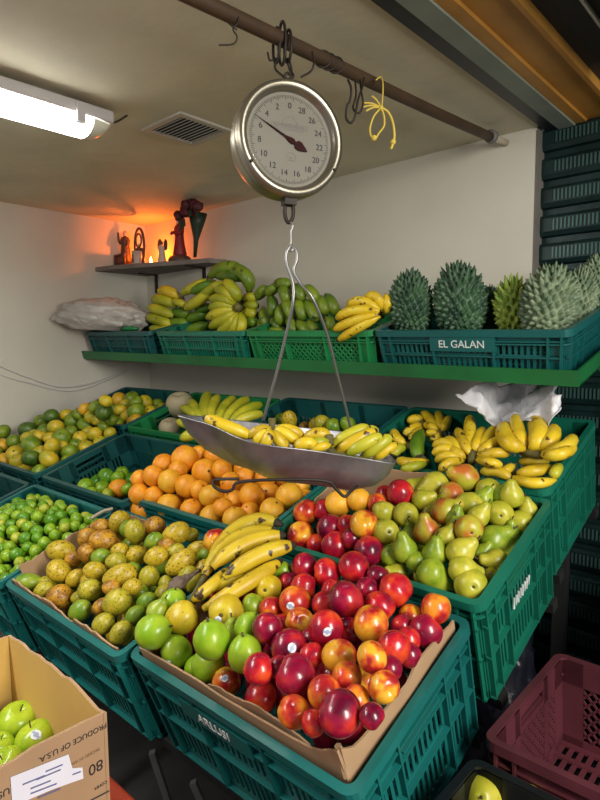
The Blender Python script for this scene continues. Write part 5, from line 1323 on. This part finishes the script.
for sg in (1, -1):
    bm = bmesh.new(); rows_ = []
    for t in np.linspace(0, 1, 6):
        s = math.sqrt(max(1-t*t*.96, 0)); yy = (LLEN/2-.075+.062*t) if sg > 0 else (-LLEN/2+.03-.028*t)
        rows_.append([bm.verts.new((x*(.6+.4*s), yy, z*s+.003)) for x, z in prof])
    for A, B in zip(rows_, rows_[1:]):
        for k in range(10): bm.faces.new((A[k], A[k+1], B[k+1], B[k]))
    bm.faces.new(rows_[-1]); bmesh.ops.recalc_face_normals(bm, faces=bm.faces[:]); obj('end_cap', bm, cap_m, lp_, True)
for y in (LLEN/2-.12, -LLEN/2+.2):
    bm = bmesh.new(); box(bm, hw*.86, hw+.010, y-.012, y+.012, -.022, .030); obj('clip', bm, fix_m, lp_)
bm = bmesh.new(); box(bm, -.02, .02, -LLEN/2+.15, -LLEN/2+.22, .04, ZC-zl); box(bm, -.02, .02, LLEN/2-.22, LLEN/2-.15, .04, ZC-zl); obj('mount', bm, fix_m, lp_)
bm = bmesh.new(); tube(bm, spline([(0, LLEN/2-.02, .02), (.01, LLEN/2+.02, .03), (.03, LLEN/2+.05, ZC-zl-.002)], 4), .003, 6); obj('cord', bm, iron_m, lp_, True)

vc = np.array([-1.573, 1.203]); ve = empty('ceiling_vent', (vc[0], vc[1], ZC)); tag(ve, 'square slatted air vent in the ceiling beside the scale', 'vent')
bm = bmesh.new(); s = .103
for q in ((-s, s, -s, -s+.02), (-s, s, s-.02, s), (-s, -s+.02, -s+.02, s-.02), (s-.02, s, -s+.02, s-.02)): box(bm, *q, -.008, -.0005)
obj('frame', bm, vent_m, ve)
bm = bmesh.new(); box(bm, -s+.02, s-.02, -s+.02, s-.02, -.0015, -.0006); obj('dark_opening', bm, vdark_m, ve)
bm = bmesh.new()
for k in range(10): box(bm, -s+.02, s-.02, -.0035, .0035, -.001, .001, Matrix.Translation((0, -s+.03+k*.0158, -.006)) @ Matrix.Rotation(math.radians(35), 4, 'X'))
obj('slat', bm, vent_m, ve)
for lb, pts in (('lower white cable sagging along the left wall', [(-40, 352), (0, 374), (30, 383), (62, 390.5), (85, 388), (108, 379), (126, 371)]), ('upper thin white cable sagging along the left wall', [(-40, 345), (0, 366), (30, 378), (58, 386.5), (85, 384.5), (108, 377), (124, 371)])):
    bm = bmesh.new(); P = [on(u, v, 0, XL+(.006 if 'lower' in lb else .012)) for u, v in pts]; c0 = P[3]
    tube(bm, [p-c0 for p in spline(P, 6)], .0042 if 'lower' in lb else .003, 6); o = obj('wall_cable', bm, cable_m, None, True); o.location = tuple(c0); tag(o, lb, 'cable', 'cables on the left wall')

# ------------------------------------------------------------------ light
w = bpy.data.worlds.new('world'); bpy.context.scene.world = w; w.use_nodes = True
w.node_tree.nodes['Background'].inputs[0].default_value = (.86, .91, 1., 1); w.node_tree.nodes['Background'].inputs[1].default_value = .25
def area(name, locn, target, sx, sy, e, col):
    l = bpy.data.lights.new(name, 'AREA'); l.shape = 'RECTANGLE'; l.size = sx; l.size_y = sy; l.energy = e; l.color = col
    o = bpy.data.objects.new(name, l); C.objects.link(o); o.location = locn
    o.rotation_euler = (Vector(target)-Vector(locn)).to_track_quat('-Z', 'Y').to_euler(); return o
area('street_lamp', (1.25, .35, 1.95), (-.6, 1.1, .9), .5, 1.2, 62, (1., .95, .86))
area('overhead_fill_light', (-1.35, -.55, CH+.66), (-1.35, -.5, 0), .12, 1.2, 26, (1., .97, .92))  # added overhead fill, out of frame, with no lamp body
pl_ = bpy.data.lights.new('candle_light', 'POINT'); pl_.energy = 3.6; pl_.color = (1., .17, .014); pl_.shadow_soft_size = .012
po = bpy.data.objects.new('candle_light', pl_); C.objects.link(po); fp = vpos(151, 1.865); po.location = (fp[0], fp[1], VT+.075)

vsn = bpy.context.scene.view_settings
bpy.context.scene.display_settings.display_device = 'sRGB'
vsn.view_transform = 'Standard'; vsn.look = 'None'; vsn.gamma = 1; vsn.use_curve_mapping = False; vsn.exposure = .08
